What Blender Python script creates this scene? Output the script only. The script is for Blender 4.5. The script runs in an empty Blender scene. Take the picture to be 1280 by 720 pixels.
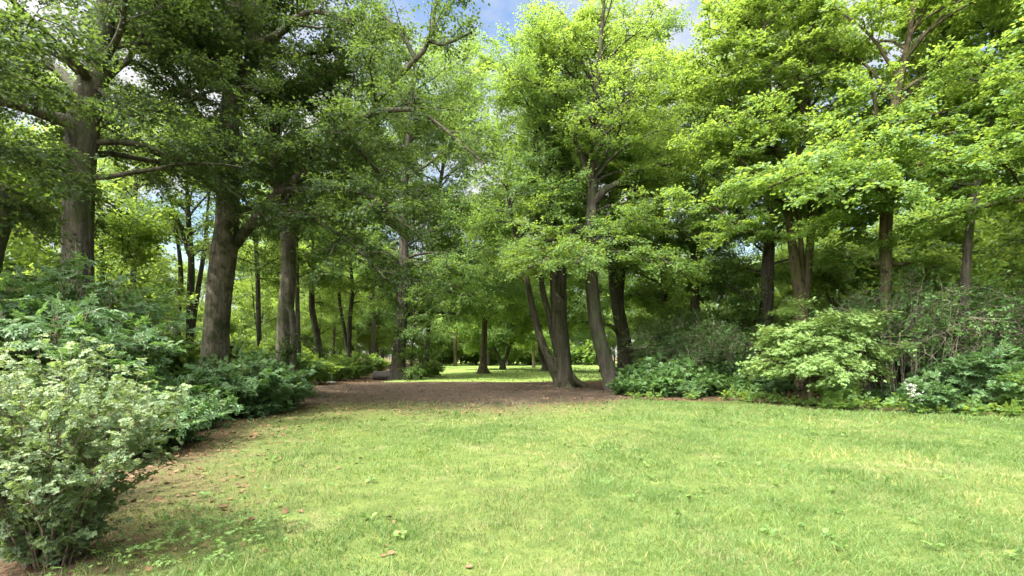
import bpy, math
import numpy as np
from math import radians as R

sc = bpy.context.scene
col = sc.collection

# ------------------------------------------------------------------ camera
H, HOR, FPX = 1.6, 445.0, 604.0            # eye height (m), horizon row and focal length in photo pixels
cd = bpy.data.cameras.new("camera")
cd.sensor_width = 36.0
cd.lens = FPX / 1280.0 * 36.0
cd.shift_y = (HOR - 360.0) / 1280.0
cd.clip_end = 2000.0
cam = bpy.data.objects.new("camera", cd)
col.objects.link(cam)
cam.location = (0, 0, H)
cam.rotation_euler = (R(90), 0, 0)
sc.camera = cam

# ------------------------------------------------------------------ world, sun, exposure
SUN_EL, SUN_AZ = 57.0, 228.0
world = bpy.data.worlds.new("World")
sc.world = world
world.use_nodes = True
nt = world.node_tree
nt.nodes.clear()
wo = nt.nodes.new("ShaderNodeOutputWorld")
bg = nt.nodes.new("ShaderNodeBackground")
bg.inputs["Strength"].default_value = 0.06
sky = nt.nodes.new("ShaderNodeTexSky")
sky.sky_type = 'NISHITA'
sky.sun_disc = False
sky.sun_elevation = R(SUN_EL)
sky.sun_rotation = R(SUN_AZ)
sky.air_density = 1.0
sky.dust_density = 1.0
tc = nt.nodes.new("ShaderNodeTexCoord")
mp = nt.nodes.new("ShaderNodeMapping")
mp.inputs["Scale"].default_value = (1.0, 1.0, 2.2)
nz = nt.nodes.new("ShaderNodeTexNoise")
nz.inputs["Scale"].default_value = 2.6
nz.inputs["Detail"].default_value = 8.0
nz.inputs["Roughness"].default_value = 0.58
rmp = nt.nodes.new("ShaderNodeValToRGB")
rmp.color_ramp.elements[0].position = 0.38
rmp.color_ramp.elements[1].position = 0.57
mix = nt.nodes.new("ShaderNodeMix")
mix.data_type = 'RGBA'
mix.inputs["B"].default_value = (12.5, 12.9, 13.6, 1)
# unseen clouds round the sun boosted as added fill light; duller low in front
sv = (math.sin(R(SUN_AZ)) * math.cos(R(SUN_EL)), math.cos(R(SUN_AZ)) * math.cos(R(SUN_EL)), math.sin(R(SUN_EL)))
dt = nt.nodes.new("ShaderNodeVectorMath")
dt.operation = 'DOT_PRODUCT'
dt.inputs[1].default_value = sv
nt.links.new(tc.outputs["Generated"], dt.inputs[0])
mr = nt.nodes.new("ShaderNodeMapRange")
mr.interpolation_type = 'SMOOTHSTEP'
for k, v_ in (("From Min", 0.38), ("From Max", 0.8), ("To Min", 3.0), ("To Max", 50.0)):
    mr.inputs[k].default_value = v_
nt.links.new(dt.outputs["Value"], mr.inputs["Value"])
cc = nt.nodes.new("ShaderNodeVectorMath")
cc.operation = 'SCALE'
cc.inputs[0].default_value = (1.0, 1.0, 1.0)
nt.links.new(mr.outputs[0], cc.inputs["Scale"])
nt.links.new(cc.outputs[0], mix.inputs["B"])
nt.links.new(tc.outputs["Generated"], mp.inputs["Vector"])
nt.links.new(mp.outputs[0], nz.inputs["Vector"])
nt.links.new(nz.outputs["Fac"], rmp.inputs["Fac"])
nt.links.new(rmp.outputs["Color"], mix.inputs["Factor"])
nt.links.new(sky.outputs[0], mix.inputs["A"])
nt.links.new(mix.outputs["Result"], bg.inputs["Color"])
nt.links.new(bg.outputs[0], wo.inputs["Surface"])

sd = bpy.data.lights.new("sun", 'SUN')
sd.energy = 2.1
sd.angle = R(0.6)
sd.color = (1.0, 0.96, 0.90)
sun = bpy.data.objects.new("sun", sd)
col.objects.link(sun)
sun.rotation_euler = (R(90 - SUN_EL), 0, R(180 - SUN_AZ))
sun.location = (-30, -30, 60)

vs = sc.view_settings
vs.view_transform = 'Standard'
vs.look = 'None'
vs.gamma = 1.0
vs.use_curve_mapping = False
vs.exposure = 2.45

sc.render.engine = 'CYCLES'
cy = sc.cycles
cy.max_bounces = 12
cy.diffuse_bounces = 9
cy.glossy_bounces = 2
cy.transmission_bounces = 9
cy.transparent_max_bounces = 4
cy.use_adaptive_sampling = True
cy.adaptive_threshold = 0.02
cy.sample_clamp_indirect = 6.0
cy.use_denoising = True
try:
    cy.denoiser = 'OPENIMAGEDENOISE'
    cy.denoising_input_passes = 'RGB_ALBEDO_NORMAL'
except Exception:
    pass
cy.caustics_reflective = False
cy.caustics_refractive = False


# ------------------------------------------------------------------ small maths
def at(px, py, Y):
    return np.array([(px - 640.0) / FPX * Y, Y, H - (py - HOR) / FPX * Y])


def norm(v):
    return v / np.maximum(np.linalg.norm(v, axis=-1, keepdims=True), 1e-9)


UP = np.array([0.0, 0.0, 1.0])


def sstep(a, b, x):
    t = np.clip((x - a) / (b - a), 0, 1)
    return t * t * (3 - 2 * t)


def vnoise(x, y, s, seed=0):
    """smooth value noise in -1..1"""
    rs = np.random.RandomState(seed)
    tab = rs.rand(256, 256) * 2 - 1
    u, v = x / s, y / s
    iu, iv = np.floor(u).astype(int), np.floor(v).astype(int)
    fu, fv = u - iu, v - iv
    fu = fu * fu * (3 - 2 * fu)
    fv = fv * fv * (3 - 2 * fv)
    a = tab[iu % 256, iv % 256]
    b = tab[(iu + 1) % 256, iv % 256]
    c = tab[iu % 256, (iv + 1) % 256]
    d = tab[(iu + 1) % 256, (iv + 1) % 256]
    return (a * (1 - fu) + b * fu) * (1 - fv) + (c * (1 - fu) + d * fu) * fv


# ------------------------------------------------------------------ mesh collecting
class Mesh:
    """collects quads (verts, faces, one float per vertex) and links them as one mesh object"""

    def __init__(self):
        self.v, self.f, self.a, self.m, self.n = [], [], [], [], 0

    def add(self, v, f, a=None, mat=0):
        v = np.asarray(v, float).reshape(-1, 3)
        f = np.asarray(f, np.int64).reshape(-1, 4)
        self.v.append(v)
        self.f.append(f + self.n)
        self.a.append(np.zeros(len(v)) if a is None else np.asarray(a, float))
        self.m.append(np.full(len(f), mat))
        self.n += len(v)

    def data(self, name, mats, smooth=False):
        v = np.concatenate(self.v).astype(np.float32)
        f = np.concatenate(self.f).astype(np.int32)
        a = np.concatenate(self.a).astype(np.float32)
        m = np.concatenate(self.m).astype(np.int32)
        me = bpy.data.meshes.new(name)
        me.vertices.add(len(v))
        me.vertices.foreach_set("co", v.ravel())
        me.loops.add(len(f) * 4)
        me.loops.foreach_set("vertex_index", f.ravel())
        me.polygons.add(len(f))
        me.polygons.foreach_set("loop_start", np.arange(0, len(f) * 4, 4, dtype=np.int32))
        for k in (mats if isinstance(mats, (list, tuple)) else [mats]):
            me.materials.append(k)
        me.polygons.foreach_set("material_index", m)
        me.polygons.foreach_set("use_smooth", np.full(len(f), smooth))
        at_ = me.attributes.new("v", 'FLOAT', 'POINT')
        at_.data.foreach_set("value", a)
        me.update(calc_edges=True)
        return me

    def obj(self, name, mats, parent=None, smooth=False):
        o = bpy.data.objects.new(name, self.data(name, mats, smooth))
        col.objects.link(o)
        if parent is not None:
            o.parent = parent
        return o


def tag(o, label=None, cat=None, group=None, kind=None):
    if label: o["label"] = label
    if cat: o["category"] = cat
    if group: o["group"] = group
    if kind: o["kind"] = kind
    return o


def empty(name, loc=(0, 0, 0), rz=0.0):
    o = bpy.data.objects.new(name, None)
    o.empty_display_size = 0.3
    o.location = loc
    o.rotation_euler = (0, 0, rz)
    col.objects.link(o)
    return o


def copy_tree(o, parent=None):
    c = o.copy()
    col.objects.link(c)
    if parent is not None:
        c.parent = parent
    for ch in list(o.children):
        copy_tree(ch, c)
    return c


def tube(M, pts, rad, sides=6, a=0.0, mat=0, lumps=None, cap=True):
    pts = np.asarray(pts, float)
    rad = np.asarray(rad, float)
    n = len(pts)
    T = norm(np.gradient(pts, axis=0))
    ref = np.array([1.0, 0, 0]) if abs(T[0, 0]) < 0.8 else np.array([0, 1.0, 0])
    A = norm(np.cross(T, ref))
    B = np.cross(T, A)
    th = np.arange(sides) / sides * 2 * np.pi
    rr = rad[:, None] * np.ones(sides)[None]
    if lumps is not None:
        rr = rr * lumps(pts, th)
    P = pts[:, None] + rr[..., None] * (np.cos(th)[None, :, None] * A[:, None] + np.sin(th)[None, :, None] * B[:, None])
    i = np.arange(n - 1)[:, None] * sides
    j = np.arange(sides)[None]
    k = (j + 1) % sides
    F = np.stack([i + j, i + k, i + sides + k, i + sides + j], -1).reshape(-1, 4)
    M.add(P.reshape(-1, 3), F, np.full(n * sides, a), mat)


def spline(P, n):
    """Catmull-Rom through the rows of P (any width), n samples"""
    P = np.asarray(P, float)
    if len(P) == 2:
        t = np.linspace(0, 1, n)[:, None]
        return P[0] * (1 - t) + P[1] * t
    Q = np.vstack([2 * P[0] - P[1], P, 2 * P[-1] - P[-2]])
    u = np.linspace(0, len(P) - 1 - 1e-6, n)
    i = u.astype(int)
    t = (u - i)[:, None]
    a, b, c, d = Q[i], Q[i + 1], Q[i + 2], Q[i + 3]
    return 0.5 * (2 * b + (c - a) * t + (2 * a - 5 * b + 4 * c - d) * t ** 2 + (3 * b - a - 3 * c + d) * t ** 3)


# ------------------------------------------------------------------ materials
def new_mat(name):
    m = bpy.data.materials.new(name)
    m.use_nodes = True
    m.node_tree.nodes.clear()
    return m, m.node_tree


def N(t, kind, **kw):
    n = t.nodes.new("ShaderNode" + kind)
    for k, v in kw.items():
        if k in n.inputs:
            n.inputs[k].default_value = v
        else:
            setattr(n, k, v)
    return n


def mixc(t, fac, a, b, blend='MIX'):
    n = t.nodes.new("ShaderNodeMix")
    n.data_type = 'RGBA'
    n.blend_type = blend
    for key, val in (("Factor", fac), ("A", a), ("B", b)):
        s = [x for x in n.inputs if x.name == key and x.type == ('VALUE' if key == "Factor" else 'RGBA')][0]
        if hasattr(val, "links"):
            t.links.new(val, s)
        elif key == "Factor":
            s.default_value = val
        else:
            s.default_value = (*val, 1)
    return [x for x in n.outputs if x.type == 'RGBA'][0]


def ramp(t, src, stops):
    r = t.nodes.new("ShaderNodeValToRGB")
    el = r.color_ramp.elements
    while len(el) < len(stops):
        el.new(0.5)
    for e, (p, c) in zip(el, stops):
        e.position = p
        e.color = (*c, 1) if len(c) == 3 else c
    t.links.new(src, r.inputs["Fac"])
    return r.outputs["Color"]


def leaf_mat(name, dark, light, trans, tfac=0.42, rough=0.45, spec=0.35):
    """leaf blade: colour varies from leaf to leaf; light shines through it"""
    m, t = new_mat(name)
    out = N(t, "OutputMaterial")
    at_ = N(t, "Attribute", attribute_name="v")
    info = N(t, "ObjectInfo")
    c = ramp(t, at_.outputs["Fac"], [(0.0, dark), (0.75, light), (1.0, tuple(min(1, x * y) for x, y in zip(light, (1.35, 1.18, 1.0))))])
    tr = ramp(t, at_.outputs["Fac"], [(0.0, tuple(x * 0.7 for x in trans)), (1.0, trans)])
    hv = N(t, "HueSaturation")
    mr = N(t, "MapRange")
    mr.inputs["To Min"].default_value = 0.86
    mr.inputs["To Max"].default_value = 1.16
    t.links.new(info.outputs["Random"], mr.inputs["Value"])
    t.links.new(mr.outputs[0], hv.inputs["Value"])
    t.links.new(c, hv.inputs["Color"])
    p = N(t, "BsdfPrincipled", Roughness=rough)
    p.inputs["Specular IOR Level"].default_value = spec
    t.links.new(hv.outputs[0], p.inputs["Base Color"])
    tl = N(t, "BsdfTranslucent")
    t.links.new(tr, tl.inputs["Color"])
    mx = N(t, "MixShader")
    mx.inputs[0].default_value = tfac
    t.links.new(p.outputs[0], mx.inputs[1])
    t.links.new(tl.outputs[0], mx.inputs[2])
    t.links.new(mx.outputs[0], out.inputs["Surface"])
    return m


def bark_mat(name, base, dark, patch, pfac, scale=(1, 1, 0.18), bump=0.6, pscale=1.6):
    m, t = new_mat(name)
    out = N(t, "OutputMaterial")
    tcn = N(t, "TexCoord")
    mpn = N(t, "Mapping")
    mpn.inputs["Scale"].default_value = scale
    t.links.new(tcn.outputs["Object"], mpn.inputs["Vector"])
    n1 = N(t, "TexNoise", Scale=14.0, Detail=8.0, Roughness=0.65)
    t.links.new(mpn.outputs[0], n1.inputs["Vector"])
    n2 = N(t, "TexNoise", Scale=pscale, Detail=6.0, Roughness=0.6)
    t.links.new(tcn.outputs["Object"], n2.inputs["Vector"])
    n3 = N(t, "TexNoise", Scale=pscale * 2.2, Detail=5.0, Roughness=0.7)
    t.links.new(tcn.outputs["Object"], n3.inputs["Vector"])
    c0 = ramp(t, n1.outputs["Fac"], [(0.3, dark), (0.62, base)])
    pm = ramp(t, n2.outputs["Fac"], [(0.5 - 0.12 * pfac, (0, 0, 0)), (0.64 - 0.12 * pfac, (1, 1, 1))])
    c1 = mixc(t, pm, c0, patch)
    mp4 = N(t, "Mapping")
    mp4.inputs["Scale"].default_value = (1, 1, 0.07)
    t.links.new(tcn.outputs["Object"], mp4.inputs["Vector"])
    n4 = N(t, "TexNoise", Scale=7.0, Detail=5.0, Roughness=0.6)
    t.links.new(mp4.outputs[0], n4.inputs["Vector"])
    st = ramp(t, n4.outputs["Fac"], [(0.32, (.45, .45, .43)), (0.5, (.95, .95, .95)), (0.68, (1.3, 1.27, 1.2))])
    c1 = mixc(t, 1.0, c1, st, 'MULTIPLY')
    dm = ramp(t, n3.outputs["Fac"], [(0.58, (0, 0, 0)), (0.66, (1, 1, 1))])
    c2 = mixc(t, dm, c1, tuple(x * 0.55 for x in dark))
    p = N(t, "BsdfPrincipled", Roughness=0.9)
    p.inputs["Specular IOR Level"].default_value = 0.2
    t.links.new(c2, p.inputs["Base Color"])
    b = N(t, "Bump", Strength=bump, Distance=0.07)
    t.links.new(n1.outputs["Fac"], b.inputs["Height"])
    t.links.new(b.outputs[0], p.inputs["Normal"])
    t.links.new(p.outputs[0], out.inputs["Surface"])
    return m


def plain_mat(name, c, c2, scale=8.0, rough=0.8, bump=0.3):
    m, t = new_mat(name)
    out = N(t, "OutputMaterial")
    tcn = N(t, "TexCoord")
    n1 = N(t, "TexNoise", Scale=scale, Detail=6.0, Roughness=0.6)
    t.links.new(tcn.outputs["Object"], n1.inputs["Vector"])
    p = N(t, "BsdfPrincipled", Roughness=rough)
    t.links.new(ramp(t, n1.outputs["Fac"], [(0.35, c), (0.65, c2)]), p.inputs["Base Color"])
    b = N(t, "Bump", Strength=bump, Distance=0.02)
    t.links.new(n1.outputs["Fac"], b.inputs["Height"])
    t.links.new(b.outputs[0], p.inputs["Normal"])
    t.links.new(p.outputs[0], out.inputs["Surface"])
    return m


L_BEECH = leaf_mat("beech_leaf", (0.022, 0.048, 0.016), (0.044, 0.080, 0.022), (0.155, 0.235, 0.035), 0.44, 0.5, 0.2)
L_MAPLE = leaf_mat("maple_leaf", (0.060, 0.118, 0.028), (0.106, 0.180, 0.040), (0.37, 0.51, 0.06), 0.5)
L_MID = leaf_mat("park_tree_leaf", (0.040, 0.085, 0.022), (0.078, 0.145, 0.034), (0.29, 0.43, 0.06), 0.5)
L_YOUNG = leaf_mat("young_leaf", (0.070, 0.132, 0.034), (0.115, 0.200, 0.052), (0.42, 0.56, 0.075), 0.52)
L_BLUE = leaf_mat("shade_maple_leaf", (0.046, 0.098, 0.034), (0.082, 0.150, 0.050), (0.18, 0.32, 0.06), 0.36)
L_SILVER = leaf_mat("pale_shrub_leaf", (0.074, 0.132, 0.060), (0.180, 0.240, 0.105), (0.30, 0.40, 0.10), 0.38, 0.5, 0.4)
L_PALE = leaf_mat("pale_maple_leaf", (0.105, 0.185, 0.052), (0.185, 0.275, 0.086), (0.42, 0.54, 0.09), 0.42)
L_UNDER = leaf_mat("undergrowth_leaf", (0.040, 0.090, 0.026), (0.080, 0.155, 0.040), (0.18, 0.30, 0.04), 0.38)
L_DARK = leaf_mat("hedge_leaf", (0.044, 0.086, 0.030), (0.076, 0.136, 0.042), (0.22, 0.34, 0.05), 0.42)
L_WHITE = leaf_mat("white_blossom", (0.5, 0.5, 0.46), (0.75, 0.75, 0.7), (0.5, 0.5, 0.4), 0.2)
L_DEAD = leaf_mat("fallen_leaf", (0.085, 0.050, 0.028), (0.19, 0.115, 0.062), (0.12, 0.06, 0.03), 0.1, 0.8, 0.1)
L_GRASS = leaf_mat("grass_blade", (0.048, 0.102, 0.020), (0.116, 0.182, 0.050), (0.21, 0.32, 0.055), 0.4, 0.5, 0.3)
L_STRAW = leaf_mat("dry_grass_blade", (0.15, 0.145, 0.055), (0.25, 0.225, 0.10), (0.22, 0.21, 0.08), 0.3, 0.7, 0.2)
L_WEED = leaf_mat("weed_leaf", (0.065, 0.130, 0.028), (0.12, 0.195, 0.045), (0.22, 0.33, 0.05), 0.35, 0.5, 0.3)

B_BEECH = bark_mat("grey_beech_bark", (0.112, 0.098, 0.071), (0.048, 0.043, 0.031), (0.050, 0.058, 0.024), 0.4, (1, 1, 0.35), 0.35)
B_MOSSY = bark_mat("mossy_beech_bark", (0.120, 0.102, 0.070), (0.048, 0.043, 0.029), (0.030, 0.036, 0.013), .45, (1, 1, 0.35), 0.5, 2.2)
B_DARK = bark_mat("dark_bark", (0.075, 0.062, 0.046), (0.030, 0.026, 0.021), (0.050, 0.056, 0.028), 0.3, (1, 1, 0.14), 0.9)
B_BROWN = bark_mat("brown_mossy_bark", (0.105, 0.080, 0.047), (0.036, 0.028, 0.018), (0.062, 0.060, 0.023), 0.6, (1, 1, 0.16), 0.9)
B_FURROW = bark_mat("furrowed_bark", (0.066, 0.056, 0.038), (0.021, 0.019, 0.014), (0.042, 0.044, 0.020), 0.5, (1, 1, 0.12), 1.0)
B_TWIG = plain_mat("dry_twig", (0.11, 0.092, 0.062), (0.20, 0.172, 0.118), 5.0)
B_STEM = plain_mat("shrub_stem", (0.10, 0.075, 0.045), (0.17, 0.12, 0.08), 6.0)

# ------------------------------------------------------------------ leaves
RHOMB = (np.array([[0, 0, 0], [.45, -.36, .06], [1, 0, -.06], [.45, .36, .06]]), np.array([[0, 1, 2, 3]]))
OVAL = (np.array([[0, 0, 0], [.25, -.38, .06], [.7, -.34, .04], [1, 0, -.1], [.7, .34, .04], [.25, .38, .06]]),
        np.array([[0, 1, 2, 3], [0, 3, 4, 5]]))


def lobed(soft=0.0):
    """a five-lobed maple leaf: one kite per lobe round the leaf's middle"""
    c = [.34, 0, .0]
    ang = [-118, -58, 0, 58, 118]
    ln = [x * (1 - .18 * soft) for x in (.38, .56, .66, .56, .38)]
    V = [c]
    for k, (a, l) in enumerate(zip(ang, ln)):
        V.append([.34 + l * math.cos(R(a)), l * math.sin(R(a)), -.07])
    notch = [-150, -88, -29, 29, 88, 150]
    for a in notch:
        l = .30 + .12 * soft
        V.append([.34 + l * math.cos(R(a)), l * math.sin(R(a)), .05])
    F = [[0, 6 + k, 1 + k, 7 + k] for k in range(5)]
    return np.array(V), np.array(F)


LOBED = lobed()
SOFTLOBED = lobed(1.0)


def leaves(M, rng, O, D, L, k, size, tmpl=RHOMB, out=None, jit=0.35, droop=0.15, ang=(70, 15), mat=0, sizevar=0.3, bend=0.1, tone=None, scat=0.0):
    """k alternate leaves along each twig (origin O, direction D, length L)"""
    n = len(O)
    if n == 0:
        return
    D = norm(D)
    base = UP[None] + (0 if out is None else out) + rng.randn(n, 3) * 0.25
    Nn = norm(base - (base * D).sum(1, keepdims=True) * D)
    Bn = np.cross(Nn, D)
    t = (np.arange(k) + 0.6) / k
    t = t[None] + rng.uniform(-.3, .3, (n, k)) / k
    P = O[:, None] + D[:, None] * (L[:, None] * t)[..., None]
    P[..., 2] -= bend * L[:, None] * t ** 2
    if scat:
        P += rng.randn(n, k, 3) * [scat, scat, scat * .55]
    side = np.where((np.arange(k)[None] + rng.randint(0, 2, (n, 1))) % 2 == 0, 1.0, -1.0)
    a = np.radians(ang[0] + (ang[1] - ang[0]) * t + rng.uniform(-15, 15, (n, k)))
    ax = D[:, None] * np.cos(a)[..., None] + Bn[:, None] * (np.sin(a) * side)[..., None]
    ax = norm(ax - droop * UP + rng.randn(n, k, 3) * 0.12)
    nn = Nn[:, None] + rng.randn(n, k, 3) * jit
    nn = norm(nn - (nn * ax).sum(-1, keepdims=True) * ax)
    bb = np.cross(nn, ax)
    s = size * (1 + rng.uniform(-sizevar, sizevar, (n, k)))
    V, F = tmpl
    nv = len(V)
    W = (P[..., None, :] + s[..., None, None] * (V[:, 0][:, None] * ax[..., None, :] + V[:, 1][:, None] * bb[..., None, :]
                                                 + V[:, 2][:, None] * nn[..., None, :]))
    tw = rng.rand(n, 1) if tone is None else tone.reshape(n, 1)
    va = np.clip(0.45 * tw + 0.55 * rng.rand(n, k), 0, 1)
    cnt = n * k
    FF = F[None] + (np.arange(cnt) * nv)[:, None, None]
    M.add(W.reshape(-1, 3), FF.reshape(-1, 4), np.repeat(va.ravel(), nv), mat)


def limb(rng, p0, az, el, L, bendup=0.0, n=8, wig=0.10):
    """a limb that wanders; bendup > 0 turns it upward, < 0 lets it sag"""
    pts = [np.asarray(p0, float)]
    st = L / (n - 1)
    for i in range(n - 1):
        d = np.array([math.sin(az) * math.cos(el), math.cos(az) * math.cos(el), math.sin(el)])
        pts.append(pts[-1] + d * st)
        az += rng.randn() * wig * 1.5
        el += bendup / (n - 1) + rng.randn() * wig
        el = max(-0.7, min(1.35, el))
    return np.array(pts)


def foliate(Mb, Ml, rng, limbs, centre, ntwig, k, size, tmpl, subk=0.3, submax=1.2, twiglen=(0.3, 0.7), outw=0.5, jit=0.55,
            droop=0.15, start=0.25, space=0.4, boughs=1.2, wild=0.4, subsides=3, lat=None, flat=0.24, sag=0.12, bmat=0):
    """side branches, twigs and leaves on a set of limbs; the sprays lie flat, one above the other"""
    SO, SD, SL, ST = [], [], [], []
    more = []
    for pts, r0 in limbs:                                   # boughs that fork off each limb
        L = np.linalg.norm(np.diff(pts, axis=0), axis=1).sum()
        nb = int(np.clip(L * boughs, 2, 7))
        for i in range(nb):
            f = 0.3 + 0.62 * (i + rng.rand()) / nb
            q = f * (len(pts) - 1)
            i0 = min(int(q), len(pts) - 2)
            p = pts[i0] + (pts[i0 + 1] - pts[i0]) * (q - i0)
            d = norm(pts[i0 + 1] - pts[i0])
            az = math.atan2(d[0], d[1]) + (1 if i % 2 else -1) * rng.uniform(.35, 1.25)
            el = math.asin(np.clip(d[2], -1, 1)) * .6 + rng.uniform(-.15, .55)
            bp = limb(rng, p, az, el, min(3.2, L * rng.uniform(.28, .5)), -.55, 6, .12)
            if Mb is not None:
                tube(Mb, bp, np.linspace(max(.012, r0 * .4 * (1.1 - f)), .007, 6), 4, mat=bmat)
            more.append((bp, r0 * .4))
    for pts, r0 in list(limbs) + more:
        seg = np.linalg.norm(np.diff(pts, axis=0), axis=1)
        L = seg.sum()
        cum = np.concatenate([[0], np.cumsum(seg)]) / L
        m = max(4, int(L * (1 - start) / space))
        f = start + (1 - start) * (np.arange(m) + rng.rand(m) * 0.8) / m
        P = np.stack([np.interp(f, cum, pts[:, j]) for j in range(3)], 1)
        Q = np.stack([np.interp(np.clip(f + .05, 0, 1), cum, pts[:, j]) for j in range(3)], 1)
        Q2 = np.stack([np.interp(np.clip(f - .05, 0, 1), cum, pts[:, j]) for j in range(3)], 1)
        T = norm(Q - Q2)
        side = np.where(np.arange(m) % 2 == 0, 1.0, -1.0)
        Bp = np.cross(UP[None], T)
        steep = np.abs(T[:, 2:3]) > 0.85
        rnd = norm(np.concatenate([rng.randn(m, 2), np.zeros((m, 1))], 1))
        Bp = norm(np.where(steep, rnd, Bp + 1e-6))
        a = np.radians(rng.uniform(15, 95, m) * (1.05 - 0.5 * f))
        D = T * np.cos(a)[:, None] + Bp * (np.sin(a) * side)[:, None]
        D = D + rng.randn(m, 3) * wild
        D[:, 2] = D[:, 2] * 0.6 + rng.randn(m) * flat
        D = norm(D)
        ln = np.minimum(submax, 0.6 * subk * L + 0.35) * rng.uniform(0.35, 1.25, m)
        SO.append(P); SD.append(D); SL.append(ln); ST.append(np.clip(rng.rand() * .6 + rng.rand(m) * .4, 0, 1))
    SO, SD, SL, ST = np.concatenate(SO), np.concatenate(SD), np.concatenate(SL), np.concatenate(ST)
    if Mb is not None:
        for o, d, l in zip(SO, SD, SL):
            t = np.linspace(0, 1, 4)[:, None]
            p = o + d * l * t
            p[:, 2] -= sag * l * t[:, 0] ** 2
            tube(Mb, p, np.array([.016, .011, .007, .003]) * (0.6 + 0.5 * l), subsides, mat=bmat)
    w = SL / SL.sum()
    ix = rng.choice(len(SL), ntwig, p=w)
    f = rng.uniform(0.08, 1.0, ntwig)
    O = SO[ix] + SD[ix] * (SL[ix] * f)[:, None]
    O[:, 2] -= sag * SL[ix] * f ** 2
    side = np.where(rng.rand(ntwig) < .5, 1.0, -1.0)
    Bp = norm(np.cross(UP[None], SD[ix]) + 1e-6)
    a = np.radians(rng.uniform(15, 75, ntwig))
    D = SD[ix] * np.cos(a)[:, None] + Bp * (np.sin(a) * side)[:, None]
    D = D + rng.randn(ntwig, 3) * wild
    D[:, 2] += rng.randn(ntwig) * flat - sag * f
    D = norm(D)
    L = rng.uniform(twiglen[0], twiglen[1], ntwig)
    o = O - centre
    o[:, 2] *= 0.3
    outv = norm(o) * outw
    leaves(Ml, rng, O, D, L, k, size, tmpl, outv, jit, droop, tone=ST[ix], scat=size * .8, sizevar=.45)


def flare_lumps(rng, base_z, amt=0.3, h=0.5, lobes=5):
    ph = rng.rand() * 6.28
    ph2 = rng.rand() * 6.28

    def fn(pts, th):
        z = np.maximum(pts[:, 2] - base_z, 0)[:, None]
        e = np.exp(-z / h)
        return (1 + amt * e * (0.55 + 0.6 * np.cos(lobes * th[None] + ph)) + 0.05 * np.cos(2 * th[None] + ph2 + z * .4)
                + 0.03 * np.cos(3 * th[None] + z * 1.3))
    return fn


def px_poly(pp, Y, n):
    """photo outline points (px, py, width px, depth offset) at depth Y -> points and radii in metres"""
    rows = []
    for q in pp:
        px, py, w = q[:3]
        y = Y + (q[3] if len(q) > 3 else 0)
        p = at(px, py, y)
        rows.append([*p, max(0.5 * w * y / math.hypot(FPX, px - 640), 0.008)])     # off-axis trunks look wider than they are
    S = spline(rows, n)
    return S[:, :3], np.maximum(S[:, 3], 0.008)


def tree(name, label, Y, stems, limbs=(), auto=None, leaf=None, bark=B_DARK, cat="tree", group=None, seed=1, flare=0.3, sides=14, extra=None):
    """stems: outlines starting at the ground (py None -> z = 0); limbs: further outlines; auto: grown limbs along stem 0"""
    rng = np.random.RandomState(seed)
    x0 = (stems[0][0][0] - 640) / FPX * Y
    root = empty(name, (x0, Y, 0))
    tag(root, label, cat, group)
    org = np.array([x0, Y, 0.0])
    Mt, Ml = Mesh(), Mesh()
    LM = []
    gy = HOR + (H + 0.12) * FPX / Y
    allstem = []
    for st in stems:
        st = [(q[0], gy if q[1] is None else q[1], *q[2:]) for q in st]
        pts, rad = px_poly(st, Y, 26 if len(st) > 2 else 16)
        pts = pts + (np.sin(np.linspace(0, 9, len(pts)))[:, None] * rng.randn(3) * 0.02 * (np.linspace(0, 1, len(pts))[:, None] > 0.1))
        allstem.append((pts, rad))
        tube(Mt, pts - org, rad, sides, lumps=flare_lumps(rng, 0.0, flare, 0.45, rng.randint(4, 7)))
    for lb in limbs:
        pts, rad = px_poly(lb, Y, 14)
        tube(Mt, pts - org, rad, 8)
        LM.append((pts, rad[0]))
    if auto:
        for A in (auto if isinstance(auto, list) else [auto]):
            sp, sr = allstem[A.get('stem', 0)]
            zz = sp[:, 2]
            n = A['n']
            az = rng.rand() * 6.28
            for i in range(n):
                h = A['h0'] + (A['h1'] - A['h0']) * ((i + rng.rand() * .7) / n) ** A.get('pw', 1.0)
                u = (h - A['h0']) / (A['h1'] - A['h0'])
                p = np.array([np.interp(h, zz, sp[:, j]) for j in range(3)])
                if h > zz.max():
                    p = sp[-1] + np.array([0, 0, 0])
                r = np.interp(h, zz, sr)
                prof = A.get('prof', 'round')
                if prof == 'round':
                    w = math.sqrt(max(0.05, 1 - (1.7 * u - 0.62) ** 2 * 0.8))
                elif prof == 'cone':
                    w = 1.05 - 0.8 * u
                else:
                    w = 1.0 - 0.35 * u
                L = A['R'] * w * rng.uniform(0.72, 1.15)
                az += 2.399 + rng.randn() * 0.25
                if 'azr' in A:
                    az_ = A['azr'][0] + (A['azr'][1] - A['azr'][0]) * rng.rand()
                else:
                    az_ = az
                el = R(A.get('el0', 8) + 20) + (R(A.get('el1', 55) + 8) - R(A.get('el0', 8) + 20)) * u + rng.randn() * 0.18
                pts = limb(rng, p, az_, el, L, A.get('bend', -0.25) - .35 + .25 * u, wig=.14)
                r0 = min(0.55 * r, 0.014 * L + 0.02)
                tube(Mt, pts - org, np.linspace(r0, 0.012, len(pts)), 6)
                LM.append((pts, r0))
    if leaf and LM:
        kw = dict(leaf)
        mat = kw.pop('mat')
        cz = np.mean([l[0][:, 2].mean() for l in LM])
        cxy = np.mean([l[0][0, :2] for l in LM], axis=0)
        centre = np.array([*cxy, cz]) - org
        foliate(Mt, Ml, rng, [(p - org, r) for p, r in LM], centre, **kw)
        Ml.obj("crown", mat, root)
    if extra:
        extra(Mt, rng, org)
    Mt.obj("trunk", bark, root, smooth=True)
    return root


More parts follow.
